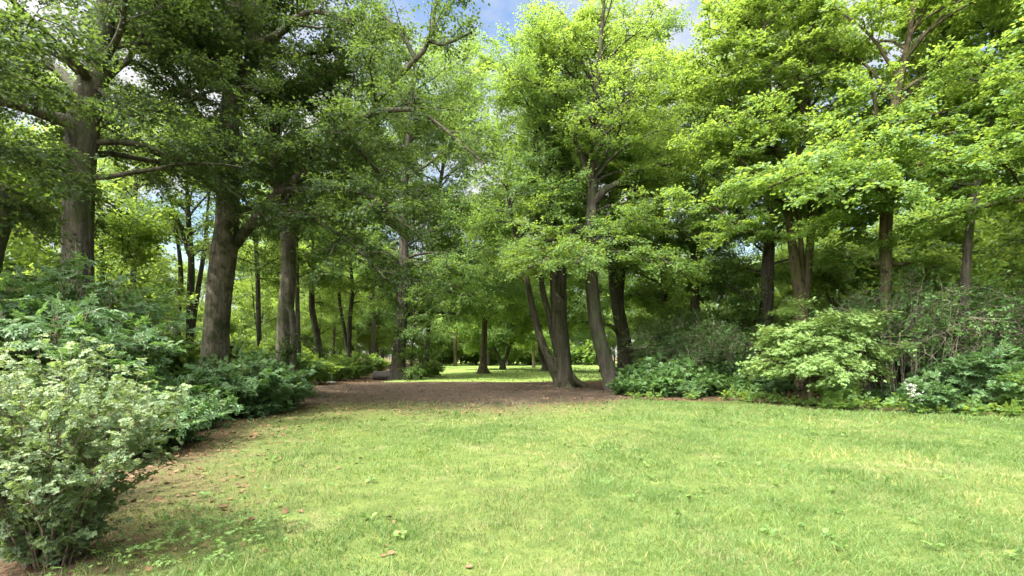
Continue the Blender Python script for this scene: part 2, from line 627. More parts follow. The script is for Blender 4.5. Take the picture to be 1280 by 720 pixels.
def lf(mat, ntwig, k=12, size=0.11, tmpl=RHOMB, **kw):
    return dict(mat=mat, ntwig=ntwig, k=k, size=size, tmpl=tmpl, **kw)


# ------------------------------------------------------------------ ground layout (metres, camera at the origin looking along +Y)
def lawn_back(x):
    return np.interp(x, [-40, -7.5, -6, -2, 3, 4.5, 8, 10, 13.7, 18, 40], [15.5, 15.5, 15.2, 14.6, 15.2, 17.2, 17.2, 15.2, 13.0, 12.2, 11.0])


def lawn_left(y):
    return np.interp(y, [-30, 0, 3.4, 5, 6.2, 11.4, 16, 18], [-3.3, -3.3, -3.3, -3.6, -4.2, -6.3, -7.4, -7.8])


def masks(x, y):
    """weights of lawn, bare earth, meadow; the rest is woodland floor"""
    wob = vnoise(x, y, 2.3, 1) * 0.7 + vnoise(x, y, 0.7, 2) * 0.35
    soft = 1.0 + 3.2 * sstep(5, 2, np.abs(x + 2.5) - 2)
    lawn = sstep(-1, 1, (lawn_back(x) - y + wob) / soft) * sstep(-1.3, 2.4, x - lawn_left(y) + wob * .9)
    e = np.hypot((x + 2.6) / 8.2, (y - 23.2) / 8.3) + wob * 0.06
    dirt = sstep(1.08, 0.94, e)
    mead = sstep(29.6, 30.8, y + wob * .5 - 0.02 * x) * sstep(-9, -7.5, x + 0.08 * (y - 30) + wob) * sstep(18, 16, x - 0.12 * (y - 30) + wob) * sstep(300, 280, y)
    mead = mead * (1 - 0.85 * sstep(1.5, 4.5, x - 2.5) * sstep(36, 31, y))
    return lawn, dirt * (1 - lawn), mead


def height(x, y):
    near = np.exp(-((y - 8) / 30) ** 2)
    return (vnoise(x, y, 3.1, 5) * 0.035 + vnoise(x, y, 1.1, 6) * 0.012) * near


def ground_mat():
    m, t = new_mat("park_ground")
    out = N(t, "OutputMaterial")
    tcn = N(t, "TexCoord")
    P = tcn.outputs["Object"]

    def noise(s, d=6.0, r=0.6):
        n = N(t, "TexNoise", Scale=s, Detail=d, Roughness=r)
        t.links.new(P, n.inputs["Vector"])
        return n.outputs["Fac"]

    def attr(nm):
        return N(t, "Attribute", attribute_name=nm).outputs["Fac"]

    def edge(fac, s, w=0.5, lo=.36, hi=.64):
        ma = N(t, "Math", operation='MULTIPLY_ADD')
        t.links.new(noise(s, 5.0, 0.7), ma.inputs[0])
        ma.inputs[1].default_value = w
        ma.inputs[2].default_value = -w / 2
        ad = N(t, "Math", operation='ADD')
        t.links.new(fac, ad.inputs[0])
        t.links.new(ma.outputs[0], ad.inputs[1])
        return ramp(t, ad.outputs[0], [(lo, (0, 0, 0)), (hi, (1, 1, 1))])

    litter = mixc(t, ramp(t, noise(9, 8, .7), [(0.35, (0, 0, 0)), (0.65, (1, 1, 1))]), (0.060, 0.036, 0.022), (0.135, 0.082, 0.050))
    litter = mixc(t, ramp(t, noise(0.7), [(0.45, (0, 0, 0)), (0.62, (1, 1, 1))]), litter, (0.062, 0.058, 0.028))
    earth = mixc(t, ramp(t, noise(1.2, 8, .65), [(0.35, (0, 0, 0)), (0.68, (1, 1, 1))]), (0.036, 0.025, 0.016), (0.068, 0.049, 0.032))
    earth = mixc(t, ramp(t, noise(26, 6, .7), [(0.42, (0, 0, 0)), (0.7, (1, 1, 1))]), earth, (0.088, 0.068, 0.049))
    green = mixc(t, ramp(t, noise(3.0, 8, .7), [(0.35, (0, 0, 0)), (0.65, (1, 1, 1))]), (0.055, 0.080, 0.018), (0.105, 0.130, 0.034))
    green = mixc(t, ramp(t, noise(0.8, 6, .65), [(0.54, (0, 0, 0)), (0.72, (1, 1, 1))]), green, (0.15, 0.14, 0.06))
    mead = mixc(t, ramp(t, noise(0.35, 6, .6), [(0.35, (0, 0, 0)), (0.65, (1, 1, 1))]), (0.135, 0.200, 0.040), (0.21, 0.275, 0.075))
    c = mixc(t, edge(attr("dirt"), 3.0), litter, earth)
    c = mixc(t, edge(attr("mead"), 1.5, 0.4), c, mead)
    c = mixc(t, edge(attr("lawn"), 4.0, .9, .15, .85), c, green)
    p = N(t, "BsdfPrincipled", Roughness=0.95)
    p.inputs["Specular IOR Level"].default_value = 0.1
    t.links.new(c, p.inputs["Base Color"])
    b = N(t, "Bump", Strength=0.7, Distance=0.03)
    t.links.new(noise(18, 8, .7), b.inputs["Height"])
    t.links.new(b.outputs[0], p.inputs["Normal"])
    t.links.new(p.outputs[0], out.inputs["Surface"])
    return m


GROUND = ground_mat()


def build_ground():
    xs = np.concatenate([np.linspace(-400, -40, 13)[:-1], np.linspace(-40, -20, 21)[:-1], np.linspace(-20, 22, 169)[:-1], np.linspace(22, 45, 24)[:-1], np.linspace(45, 400, 13)])
    ys = np.concatenate([np.linspace(-200, -6, 9)[:-1], np.linspace(-6, 34, 161)[:-1], np.linspace(34, 90, 57)[:-1], np.linspace(90, 700, 15)])
    X, Yg = np.meshgrid(xs, ys)
    Z = height(X, Yg)
    nx, ny = len(xs), len(ys)
    V = np.stack([X, Yg, Z], -1).reshape(-1, 3)
    lawn, dirt, mead = [w.ravel() for w in masks(X, Yg)]
    i = (np.arange(ny - 1)[:, None] * nx + np.arange(nx - 1)[None]).ravel()
    F = np.stack([i, i + 1, i + nx + 1, i + nx], -1)
    cl, cdi, cm = lawn[F].mean(1), dirt[F].mean(1), mead[F].mean(1)
    cls = np.where(cl > .5, 1, np.where(cdi > .5, 2, np.where(cm > .5, 3, 0)))
    for c, nm, lab in ((0, "woodland_floor", "shaded brown woodland floor of leaf litter under the trees"),
                       (1, "lawn", "sunlit mown grass lawn in front of the trees"),
                       (2, "bare_earth", "patch of bare brown earth under the middle trees"),
                       (3, "meadow", "bright sunlit meadow beyond the middle trees")):
        f = F[cls == c]
        used, inv = np.unique(f, return_inverse=True)
        M = Mesh()
        M.add(V[used], inv.reshape(-1, 4))
        o = M.obj(nm, GROUND, smooth=True)
        for an, arr in (("lawn", lawn), ("dirt", dirt), ("mead", mead)):
            a_ = o.data.attributes.new(an, 'FLOAT', 'POINT')
            a_.data.foreach_set("value", arr[used].astype(np.float32))
        tag(o, lab, "ground", kind="structure")


build_ground()


# ------------------------------------------------------------------ big trees on the left
LB = dict(tmpl=RHOMB, twiglen=(0.25, 0.6), flat=0.2, sag=0.1, jit=0.5, outw=0.4)

tree("beech_tree", "dark leaning beech trunk cut off by the left edge of the photo", 10.5,
     [[(-60, None, 62), (-25, 330, 54), (-8, 265, 46), (-38, 200, 42), (-70, 80, 36), (-90, -60, 26), (-100, -200, 12)]],
     limbs=[[(-30, 220, 20), (0, 190, 12, -.4), (30, 195, 7, -.8), (55, 215, 4, -1.0)], [(-60, 120, 18), (-20, 80, 11, -1), (20, 40, 6, -2)],
            [(-30, 250, 12), (10, 245, 8, .4), (45, 275, 4, .6)]],
     auto=dict(n=11, h0=4.5, h1=10.5, R=4.6, azr=(3.4, 6.9), prof='spread', el0=0, el1=50, bend=-.3),
     leaf=lf(L_BEECH, 5200, 11, 0.085, **LB), bark=B_BEECH, seed=11)

tree("beech_tree", "thick pale grey beech with knots and a heavy limb reaching left", 13.0,
     [[(96, None, 48), (98, 400, 42), (98, 300, 40), (100, 200, 41), (108, 130, 46), (118, 100, 40), (128, 40, 30), (140, -60, 22), (150, -200, 10)]],
     limbs=[[(98, 155, 26), (70, 148, 22, -.3), (40, 138, 17, -.7), (5, 128, 15, -1.2), (-50, 120, 11, -1.6), (-120, 90, 7, -2)],
            [(104, 118, 22), (88, 105, 16, .3), (70, 85, 14, .6), (30, 76, 12, 1.0), (-30, 60, 8, 1.6), (-90, 40, 5, 2)],
            [(112, 108, 20), (105, 90, 17, -.4), (85, 70, 13, -1), (50, 35, 11, -1.6), (10, -5, 9, -2.4), (-40, -60, 6, -3)],
            [(122, 90, 14), (150, 40, 9, -1), (160, -20, 7, -1.8), (190, -90, 4, -2.6)],
            [(120, 110, 10), (150, 130, 6, -.8), (190, 150, 4, -1.4)]],
     auto=[dict(n=16, h0=6.0, h1=12.5, R=6.0, azr=(3.4, 7.7), prof='spread', el0=5, el1=55, bend=-.3)],
     leaf=lf(L_BEECH, 7600, 11, 0.085, **LB), bark=B_BEECH, seed=12, flare=.45)

tree("beech_tree", "tallest mossy blotched beech with forked limb arching over to the right", 16.0,
     [[(270, None, 50), (269, 440, 38), (273, 380, 34), (280, 320, 34), (284, 275, 30), (285, 200, 27), (290, 100, 22), (296, 20, 22), (302, -80, 17), (310, -220, 8)],
      ],
     limbs=[[(288, 312, 17), (310, 285, 14, .2), (330, 262, 13.5, .3), (348, 240, 12.5, .2), (385, 215, 11.5, -.2), (430, 160, 10, -.6), (466, 140, 9, -.9), (480, 112, 7.5, -1.0), (520, 75, 6.5, -1.2), (537, 50, 6, -1.2), (542, 15, 5, -1.3), (560, -30, 4, -1.5)],
            [(466, 140, 8, -.9), (500, 137, 6, -1.2), (525, 140, 5, -1.5), (560, 165, 4, -1.8), (605, 205, 3, -2.1)],
            [(348, 238, 10, .2), (390, 236, 8, -.6), (440, 238, 6, -1.4), (500, 262, 4, -2.2)],
            [(300, 130, 20), (312, 90, 18, .2), (318, 40, 17, .3), (330, -20, 13, .4), (345, -100, 8, .5)],
            [(310, 60, 12, .2), (345, 45, 10, -.4), (375, 20, 8, -.8), (400, 15, 6, -1), (440, 30, 4, -1.4)],
            [(285, 215, 12), (250, 150, 10, -.8), (225, 105, 8, -1.4), (190, 60, 6, -2.0), (165, 40, 4, -2.4)],
            [(283, 190, 10), (240, 180, 7, -.8), (190, 190, 5, -1.6)],
            [(537, 50, 5, -1.2), (555, 55, 4, -1.6), (590, 40, 3, -2)],
            [(430, 160, 7, -.6), (455, 195, 5, .2), (490, 230, 4, .8), (540, 255, 2, 1.2)], [(400, 200, 7, -.3), (430, 215, 5, .6), (470, 250, 4, 1.6), (500, 290, 2, 2.2)],
            [(320, 60, 9, .3), (370, 70, 7, 1), (420, 60, 5, 1.8), (470, 75, 3, 2.5)], [(318, 100, 8, .2), (360, 120, 6, 1.2), (410, 110, 4, 2.4)], [(520, 75, 6, -1.2), (500, 40, 5, -1), (470, 10, 3, -.5)]],
     auto=[dict(n=20, h0=6.2, h1=14.5, R=7.0, azr=(3.5, 8.2), prof='spread', el0=0, el1=55, bend=-.35)],
     leaf=lf(L_BEECH, 11000, 12, 0.085, **LB), bark=B_MOSSY, seed=13, flare=.5)

tree("beech_tree", "slender grey beech beside the mossy forked trunk, dark rib down its right side", 19.0,
     [[(355, None, 30), (354, 455, 22), (355, 400, 21), (358, 372, 20), (362, 330, 20), (360, 290, 19), (354, 262, 19), (345, 200, 17), (340, 100, 14), (338, 0, 10), (336, -120, 5)]],
     limbs=[[(360, 380, 9, -.25), (366, 400, 9, -.3), (366, 470, 11, -.3), (367, 490, 13, -.3)],
            [(362, 300, 7), (372, 285, 5, .3), (378, 270, 4, .5)]],
     auto=[dict(n=20, h0=7, h1=16, R=6.0, prof='spread', el0=-2, el1=55, bend=-.35)],
     leaf=lf(L_BEECH, 7800, 12, 0.095, **LB), bark=B_BEECH, seed=14)

tree("park_tree", "dark middle tree with broad low crown beside the bare earth", 33.0,
     [[(497, None, 25), (498, 455, 18.5), (500, 420, 16.5), (502, 390, 15.5), (504, 340, 13), (505, 290, 10), (506, 230, 8), (512, 150, 5), (520, 60, 2)]],
     limbs=[[(503, 385, 6), (520, 374, 5, .3), (545, 362, 4, .8), (590, 372, 2.5, 1.2)], [(502, 375, 5), (490, 350, 4, -.3), (480, 320, 3, -.6)],
            [(503, 395, 5), (530, 390, 4, .8), (570, 392, 2.5, 1.6)], [(503, 330, 5), (470, 310, 4, -1), (440, 320, 2, -2)]],
     auto=[dict(n=50, h0=5.6, h1=21.5, R=7.0, azr=(-2.3, 1.9), prof='round', el0=-6, el1=60, bend=-.35)],
     leaf=lf(L_MID, 8000, 12, 0.126, twiglen=(.35, .8)), bark=B_DARK, seed=15, flare=.5)

tree("park_tree", "tall upright tree with long overhanging crown left of the gap", 38.0,
     [[(532, None, 8), (534, 440, 6), (542, 300, 5), (555, 200, 4.5), (572, 110, 3.5), (590, 40, 2)]],
     auto=[dict(n=46, h0=5.5, h1=25, R=5.8, prof='round', el0=5, el1=60, bend=-.4)],
     leaf=lf(L_MID, 5400, 12, 0.126, twiglen=(.4, .9)), bark=B_DARK, seed=16)

# ------------------------------------------------------------------ the leaning group in the middle
def buttress(Mt, rng, org):
    for dx, dy, l in ((1.15, -.15, 1), (.9, .5, .8), (-.5, -.55, .6), (.2, -.75, .6)):
        p = np.array([[0, 0, .75], [dx * .35, dy * .35, .42], [dx * .75, dy * .75, .14], [dx * 1.15, dy * 1.15, -.06]])
        tube(Mt, spline(p, 8), np.interp(np.linspace(0, 1, 8), [0, 1], [.26, .09]) * l, 8)


tree("leaning_tree", "three stemmed tree with spreading roots, left of the leaning pair", 24.5,
     [[(707, None, 27), (705, 470, 23), (701, 420, 20), (697, 380, 18), (695, 340, 15), (690, 280, 12), (686, 230, 9), (684, 160, 7), (682, 60, 4)],
      [(703, 487, 14), (690, 455, 11), (675, 420, 9), (664, 380, 8), (655, 335, 7), (640, 270, 5), (630, 200, 3)],
      [(705, 470, 11), (694, 430, 9), (685, 390, 8), (678, 360, 7), (676, 320, 6), (670, 250, 4), (668, 170, 3)],
      [(702, 395, 12), (703, 350, 11), (704, 300, 9), (703, 240, 7), (705, 150, 5), (710, 50, 3)]],
     auto=[dict(n=26, h0=6.0, h1=17, R=4.4, prof='round', el0=5, el1=60, bend=-.35),
           dict(n=10, h0=5.0, h1=11, R=3.0, prof='round', el0=5, el1=50, bend=-.3, stem=1),
           dict(n=10, h0=6, h1=12, R=3.0, prof='round', el0=5, el1=50, bend=-.3, stem=2),
           dict(n=14, h0=8, h1=17.5, R=3.6, prof='round', el0=10, el1=60, bend=-.3, stem=3)],
     leaf=lf(L_MID, 8000, 12, 0.096, twiglen=(.3, .65), flat=.2), bark=B_FURROW, seed=21, flare=.25, extra=buttress)

tree("leaning_tree", "bare straight trunk leaning left under the layered pale crown", 22.5,
     [[(771, None, 27), (764, 475, 22), (752, 435, 19), (744, 400, 18), (740, 360, 17), (738, 310, 16), (740, 260, 15), (741, 235, 12), (742, 170, 9), (748, 90, 7), (756, -10, 3)]],
     limbs=[[(741, 255, 12), (756, 238, 9, -.2), (780, 225, 8, -.5), (800, 212, 6, -.8), (840, 205, 3, -1.2)],
            [(740, 240, 7), (725, 190, 5, -.6), (705, 150, 3, -1)], [(741, 225, 6), (740, 180, 5, -1), (725, 150, 3, -2)], [(742, 200, 6), (765, 160, 5, -1), (800, 150, 3, -2)], [(743, 160, 5), (745, 120, 4, -1), (760, 70, 3, -1.6)],
            [(739, 330, 6), (700, 320, 5, -1.6), (660, 335, 3, -3)], [(739, 320, 6), (780, 315, 5, -1.5), (830, 335, 3, -3)],
            [(738, 335, 6), (735, 310, 5, -1.8), (720, 330, 3, -3.6)], [(739, 300, 6), (770, 300, 5, -1.2), (820, 320, 3, -2.6), (860, 345, 2, -3)],
            [(739, 310, 6), (690, 300, 5, -1), (640, 320, 3, -1.6)]],
     auto=[dict(n=14, h0=5.6, h1=7.6, R=4.2, prof='spread', el0=4, el1=14, bend=-.35),
           dict(n=36, h0=8.2, h1=17.5, R=4.2, azr=(-2.6, 2.6), prof='round', el0=4, el1=60, bend=-.45)],
     leaf=lf(L_MAPLE, 7800, 12, 0.092, twiglen=(.3, .65), flat=.09, wild=.18), bark=B_DARK, seed=22, flare=.35)

tree("leaning_tree", "furrowed trunk leaning left behind the low shrubs, dark twin stem behind", 28.0,
     [[(795, None, 24), (789, 462, 20), (781, 430, 18), (774, 395, 16), (769, 360, 14), (766, 310, 11), (768, 240, 9), (775, 150, 7), (785, 60, 4)],
      [(777, 480, 12, .5), (776, 440, 10, .5), (776, 380, 8, .5), (782, 300, 6, .5), (790, 200, 4, .5)]],
     limbs=[[(778, 425, 6), (765, 408, 5, -.3), (745, 404, 4, -.6), (728, 402, 3, -.9)]],
     auto=[dict(n=30, h0=7.5, h1=20, R=5.0, prof='round', el0=5, el1=60, bend=-.4), dict(n=10, h0=6, h1=12, R=3.5, prof='round', el0=5, el1=55, stem=1)],
     leaf=lf(L_MID, 7700, 12, 0.111, twiglen=(.4, .9)), bark=B_FURROW, seed=23)

tree("park_tree", "tall tree rising behind the three stemmed tree, its crown closing the sky gap", 36.0,
     [[(704, None, 12), (702, 440, 10), (692, 340, 9), (678, 240, 7), (666, 150, 5), (660, 60, 2)]],
     auto=[dict(n=46, h0=7.0, h1=22, R=5.6, prof='round', el0=4, el1=60, bend=-.4)],
     leaf=lf(L_MID, 5200, 12, .125, twiglen=(.3, .7)), bark=B_DARK, seed=24)

# ------------------------------------------------------------------ right-hand trees
MPL = dict(tmpl=OVAL, wild=.22, twiglen=(.22, .5), flat=.13, sag=.12, jit=.5, outw=.45, droop=.1)
tree("maple_tree", "maple with three smooth brown stems forking above the bright round bush", 19.0,
     [[(1004, None, 22), (1003, 440, 19), (1002, 385, 18), (997, 350, 15), (990, 305, 12), (984, 250, 9), (972, 180, 7), (962, 110, 6), (955, 20, 5), (950, -80, 3)],
      [(1004, 392, 11), (1009, 345, 11), (1013, 300, 10), (1013, 240, 8), (1010, 150, 7), (1012, 50, 6), (1010, -50, 3)],
      [(1002, 375, 9), (1002, 330, 8), (1000, 290, 7), (996, 220, 6), (1005, 120, 4)]],
     limbs=[[(985, 270, 7), (965, 240, 6, -.8), (940, 215, 4, -1.4), (915, 190, 3, -1.9)], [(960, 100, 6), (945, 60, 5, -.6), (930, 20, 3, -1)],
            [(975, 195, 6), (945, 170, 5, -.8), (905, 150, 3, -1.8)], [(985, 300, 5), (930, 285, 4, -1.8), (880, 250, 3, -2.6)]],
     auto=[dict(n=26, h0=7.0, h1=16.5, R=4.0, prof='round', el0=6, el1=60, bend=-.4), dict(n=16, h0=7.2, h1=16, R=3.8, prof='round', el0=6, el1=60, bend=-.4, stem=1),
           dict(n=9, h0=7, h1=11.5, R=3.4, prof='round', el0=10, el1=50, bend=-.4, stem=2, azr=(-1.8, 2.6))],
     leaf=lf(L_MAPLE, 8000, 12, 0.092, **MPL), bark=B_BROWN, seed=31)

tree("maple_tree", "straight brown mossy maple trunk with pale layered branches in front", 16.5,
     [[(1108, None, 22), (1108, 430, 17), (1108, 370, 15.5), (1107, 300, 16), (1108, 250, 17), (1106, 205, 17), (1112, 160, 14), (1125, 100, 11), (1140, 30, 8), (1155, -80, 5)]],
     limbs=[[(1108, 225, 14), (1122, 185, 11, .2), (1140, 130, 9, .4), (1152, 85, 8, .5), (1162, 40, 7, .6), (1175, -20, 4, .7)],
            [(1106, 215, 9), (1098, 180, 7, -.3), (1096, 150, 6, -.5), (1090, 100, 4, -.7)],
            [(1107, 328, 9), (1085, 330, 7, .3), (1060, 322, 5, .6), (1040, 320, 3, .9)], [(1108, 328, 7), (1130, 330, 5, .2), (1150, 326, 3, .4)],
            [(1107, 250, 9), (1085, 225, 7, -1.0), (1050, 215, 5, -1.8), (1000, 235, 3, -2.2)], [(1107, 240, 8), (1120, 215, 6, -1.2), (1150, 205, 4, -2.2), (1190, 225, 3, -2.8)],
            [(1107, 230, 8), (1095, 215, 6, -1.2), (1080, 215, 4, -2.0), (1060, 235, 3, -2.6)], [(1107, 225, 8), (1060, 212, 6, -1.0), (1010, 215, 4, -1.8), (960, 235, 3, -2.2)]],
     auto=[dict(n=11, h0=6.9, h1=8.8, R=3.6, prof='spread', el0=4, el1=14, bend=-.35), dict(n=26, h0=8.6, h1=15.5, R=4.6, azr=(-1.7, 2.9), prof='round', el0=8, el1=60, bend=-.45)],
     leaf=lf(L_MAPLE, 8000, 12, 0.089, **MPL), bark=B_BROWN, seed=32, flare=.4)

tree("maple_tree", "dark slim trunk leaning right near the right edge", 15.0,
     [[(1196, None, 22), (1203, 400, 14), (1207, 330, 12), (1214, 265, 12), (1226, 215, 12), (1240, 180, 11), (1262, 150, 10), (1290, 110, 9), (1320, 50, 7), (1350, -60, 4)]],
     limbs=[[(1212, 270, 6), (1195, 250, 5, -.5), (1160, 250, 3, -1)], [(1236, 185, 7), (1236, 160, 6, -.2), (1240, 130, 4, -.4)]],
     auto=[dict(n=26, h0=6.0, h1=12.5, R=5.0, azr=(-1.6, 2.9), prof='spread', el0=2, el1=50, bend=-.45)],
     leaf=lf(L_MAPLE, 5600, 12, 0.089, **MPL), bark=B_DARK, seed=33)

tree("maple_tree", "maple standing outside the right edge, its leafy boughs hanging into view", 12.5,
     [[(1390, None, 40), (1388, 300, 32), (1392, 150, 28), (1400, 0, 20), (1405, -150, 8)]],
     auto=[dict(n=18, h0=5.0, h1=10, R=5.0, prof='spread', el0=2, el1=55, bend=-.45)],
     leaf=lf(L_MAPLE, 4000, 12, 0.085, **MPL), bark=B_BROWN, seed=34)

tree("maple_tree", "tall dark trunk behind the three stemmed maple, limbs low to the left", 24.0,
     [[(958, None, 22), (958, 420, 18), (960, 340, 16), (962, 270, 14), (958, 180, 11), (956, 90, 9), (955, 0, 6), (955, -60, 3)]],
     limbs=[[(960, 285, 6), (940, 280, 5, -.4), (920, 262, 4, -.8), (900, 248, 2, -1.2)], [(958, 375, 5), (930, 370, 4, -.4), (905, 350, 3, -.8)]],
     auto=[dict(n=34, h0=5.5, h1=18.5, R=4.8, prof='round', el0=4, el1=60, bend=-.4)],
     leaf=lf(L_MID, 6000, 12, 0.104, twiglen=(.3, .65), flat=.2), bark=B_DARK, seed=35)

tree("maple_tree", "rounded sunlit tree between the leaning group and the right maples", 26.5,
     [[(872, None, 16), (870, 420, 12), (868, 330, 10), (872, 250, 8), (880, 170, 5), (890, 90, 3)]],
     auto=[dict(n=34, h0=5.0, h1=15.5, R=4.4, prof='round', el0=2, el1=60, bend=-.4)],
     leaf=lf(L_MAPLE, 5600, 12, 0.107, twiglen=(.3, .65), flat=.2), bark=B_DARK, seed=36)

tree("park_tree", "slim dark tree in shade behind the leaning group", 31.0,
     [[(832, None, 13), (831, 420, 10), (829, 330, 8), (826, 240, 6), (830, 150, 4)]],
     auto=[dict(n=32, h0=4.0, h1=16.0, R=4.6, prof='round', el0=0, el1=60, bend=-.4)],
     leaf=lf(L_MID, 5720, 12, 0.118, twiglen=(.4, .9)), bark=B_DARK, seed=37)

# ------------------------------------------------------------------ trees out on the meadow
tree("meadow_tree", "stout trunk with flared roots standing alone in the sunny meadow", 44.0,
     [[(604, None, 11), (604, 455, 8.5), (604, 440, 8), (605, 425, 8), (606, 380, 6), (606, 320, 4), (606, 250, 2)]],
     auto=[dict(n=28, h0=4.6, h1=14, R=5.6, prof='round', el0=0, el1=60, bend=-.4)],
     leaf=lf(L_MID, 3960, 12, 0.178, twiglen=(.5, 1.1)), bark=B_BROWN, seed=41, flare=.9)
tree("meadow_tree", "small dark tree forking low in a wide V at the meadow's far side", 56.0,
     [[(628, None, 8), (628, 456, 7), (623, 446, 4.5), (618, 435, 4), (614, 420, 3), (612, 390, 2)],
      [(628, 456, 6), (633, 446, 4.5), (636, 436, 4), (640, 424, 3), (646, 395, 2)]],
     auto=[dict(n=18, h0=2.6, h1=7, R=5.0, prof='round', el0=5, el1=50, bend=-.3), dict(n=18, h0=2.6, h1=7, R=5.0, prof='round', el0=5, el1=50, bend=-.3, stem=1)],
     leaf=lf(L_MID, 2860, 12, 0.207, twiglen=(.5, 1.2)), bark=B_DARK, seed=42)
tree("meadow_tree", "gnarled leaning stump like trunk with spreading roots beyond the three stems", 52.0,
     [[(684, None, 14), (681, 455, 8), (677, 446, 7), (675, 430, 6), (673, 380, 4), (672, 320, 2)], [(694, 462, 6), (688, 458, 7), (682, 450, 6), (680, 446, 4)]],
     auto=[dict(n=26, h0=4.2, h1=11, R=5.0, prof='round', el0=0, el1=60, bend=-.4)],
     leaf=lf(L_MAPLE, 2860, 12, 0.207, twiglen=(.5, 1.2)), bark=B_DARK, seed=43, flare=.8)
tree("meadow_tree", "thin pale brown post like trunk at the end of the meadow", 66.0,
     [[(667, None, 4.2), (667, 445, 3.6), (667, 420, 3.4), (667, 360, 2.5), (668, 300, 1.5)]],
     auto=[dict(n=22, h0=4.2, h1=15, R=4.5, prof='round', el0=0, el1=60, bend=-.4)],
     leaf=lf(L_YOUNG, 2420, 12, 0.237, twiglen=(.5, 1.2)), bark=B_BROWN, seed=44)
tree("meadow_tree", "shadowed meadow tree seen between the two leaning trunks", 48.0,
     [[(752, None, 8), (752, 455, 6), (750, 430, 5), (748, 380, 4), (748, 320, 2)]],
     auto=[dict(n=24, h0=4.4, h1=12, R=4.6, prof='round', el0=0, el1=60, bend=-.4)],
     leaf=lf(L_MID, 3300, 12, 0.192, twiglen=(.5, 1.1)), bark=B_DARK, seed=45)

# ------------------------------------------------------------------ thin trees behind the left beeches
TH = dict(twiglen=(.3, .7), flat=.22, sag=.15)
tree("slim_tree", "cluster of thin dark stems behind the tall mossy beech", 25.0,
     [[(236, None, 13), (237, 440, 11), (238, 380, 11), (239, 330, 9), (236, 280, 7), (234, 230, 5), (232, 150, 3)],
      [(238, 425, 8), (246, 375, 7), (252, 330, 6), (258, 290, 5), (262, 240, 3)],
      [(222, None, 9, .8), (223, 400, 7, .8), (226, 350, 7, .8), (222, 300, 5, .8), (212, 260, 4, .8)],
      [(237, 320, 6), (228, 290, 5), (218, 265, 4), (208, 230, 2)]],
     auto=[dict(n=16, h0=6.5, h1=12, R=3.2, prof='round', el0=10, el1=60, bend=-.2)], leaf=lf(L_YOUNG, 2200, 10, 0.096, **TH), bark=B_DARK, seed=51)
tree("slim_tree", "thin dark stem between the two thick beeches, high in the light", 26.0,
     [[(167, None, 9), (167, 400, 8), (167, 300, 7), (169, 240, 6), (172, 200, 4), (175, 120, 2)]],
     limbs=[[(168, 245, 4), (160, 225, 3), (150, 205, 2)], [(169, 240, 4), (178, 220, 3), (186, 200, 2)]],
     auto=[dict(n=18, h0=7, h1=14, R=3.4, prof='round', el0=10, el1=60, bend=-.2)], leaf=lf(L_YOUNG, 2090, 10, 0.096, **TH), bark=B_DARK, seed=52)
tree("slim_tree", "thin stem close behind the knotted grey beech", 22.0,
     [[(128, None, 10), (128, 400, 8), (127, 300, 7), (126, 260, 6), (121, 235, 5), (115, 150, 3)]],
     auto=[dict(n=16, h0=7, h1=13, R=3.2, prof='round', el0=10, el1=60, bend=-.2)], leaf=lf(L_YOUNG, 1870, 10, 0.089, **TH), bark=B_DARK, seed=53)
tree("slim_tree", "curved trunk leaning left over the edge of the bare earth", 33.0,
     [[(407, None, 12), (402, 450, 10), (397, 420, 8.5), (391, 395, 8), (389, 380, 8), (390, 340, 5), (392, 290, 3), (392, 220, 2)]],
     auto=[dict(n=18, h0=5, h1=13, R=3.4, prof='round', el0=5, el1=60, bend=-.2)], leaf=lf(L_YOUNG, 2090, 11, 0.118, **TH), bark=B_DARK, seed=54)
tree("slim_tree", "pair of crossing thin stems left of the dark middle tree", 36.0,
     [[(437, None, 7), (437, 440, 6), (437, 400, 5.5), (440, 360, 4.5), (436, 300, 3.5), (434, 220, 2)],
      [(437, 450, 5), (430, 410, 4.5), (424, 370, 4), (427, 320, 3), (426, 240, 2)]],
     auto=[dict(n=20, h0=5, h1=15, R=3.6, prof='round', el0=5, el1=60, bend=-.2)], leaf=lf(L_YOUNG, 2310, 11, 0.126, **TH), bark=B_DARK, seed=55)
tree("slim_tree", "thin upright stem behind the slender grey beech", 29.0,
     [[(325, None, 8), (324, 420, 6), (322, 350, 6), (318, 290, 5), (312, 240, 4), (306, 160, 2)]],
     auto=[dict(n=18, h0=6, h1=14, R=3.4, prof='round', el0=5, el1=60, bend=-.2)], leaf=lf(L_YOUNG, 2090, 11, 0.111, **TH), bark=B_DARK, seed=56)
tree("slim_tree", "straight thin trunk just right of the slender grey beech", 30.0,
     [[(375, None, 8), (373, 420, 6), (371, 340, 5), (370, 260, 4), (368, 160, 2)]],
     auto=[dict(n=18, h0=6, h1=14, R=3.4, prof='round', el0=5, el1=60, bend=-.2)], leaf=lf(L_MID, 2090, 11, 0.111, **TH), bark=B_DARK, seed=57)
tree("slim_tree", "young sapling with thin stem just right of the dark middle tree", 33.0,
     [[(514, None, 3.5), (515, 440, 2.5), (518, 400, 2), (520, 360, 1.2)], [(526, None, 3), (529, 450, 2.2), (533, 425, 1.5)]],
     auto=[dict(n=16, h0=1.2, h1=6, R=1.8, prof='round', el0=0, el1=50), dict(n=8, h0=.8, h1=2.8, R=1.4, prof='round', el0=0, el1=50, stem=1)],
     leaf=lf(L_MID, 990, 10, 0.111, **TH), bark=B_DARK, seed=58, sides=8)


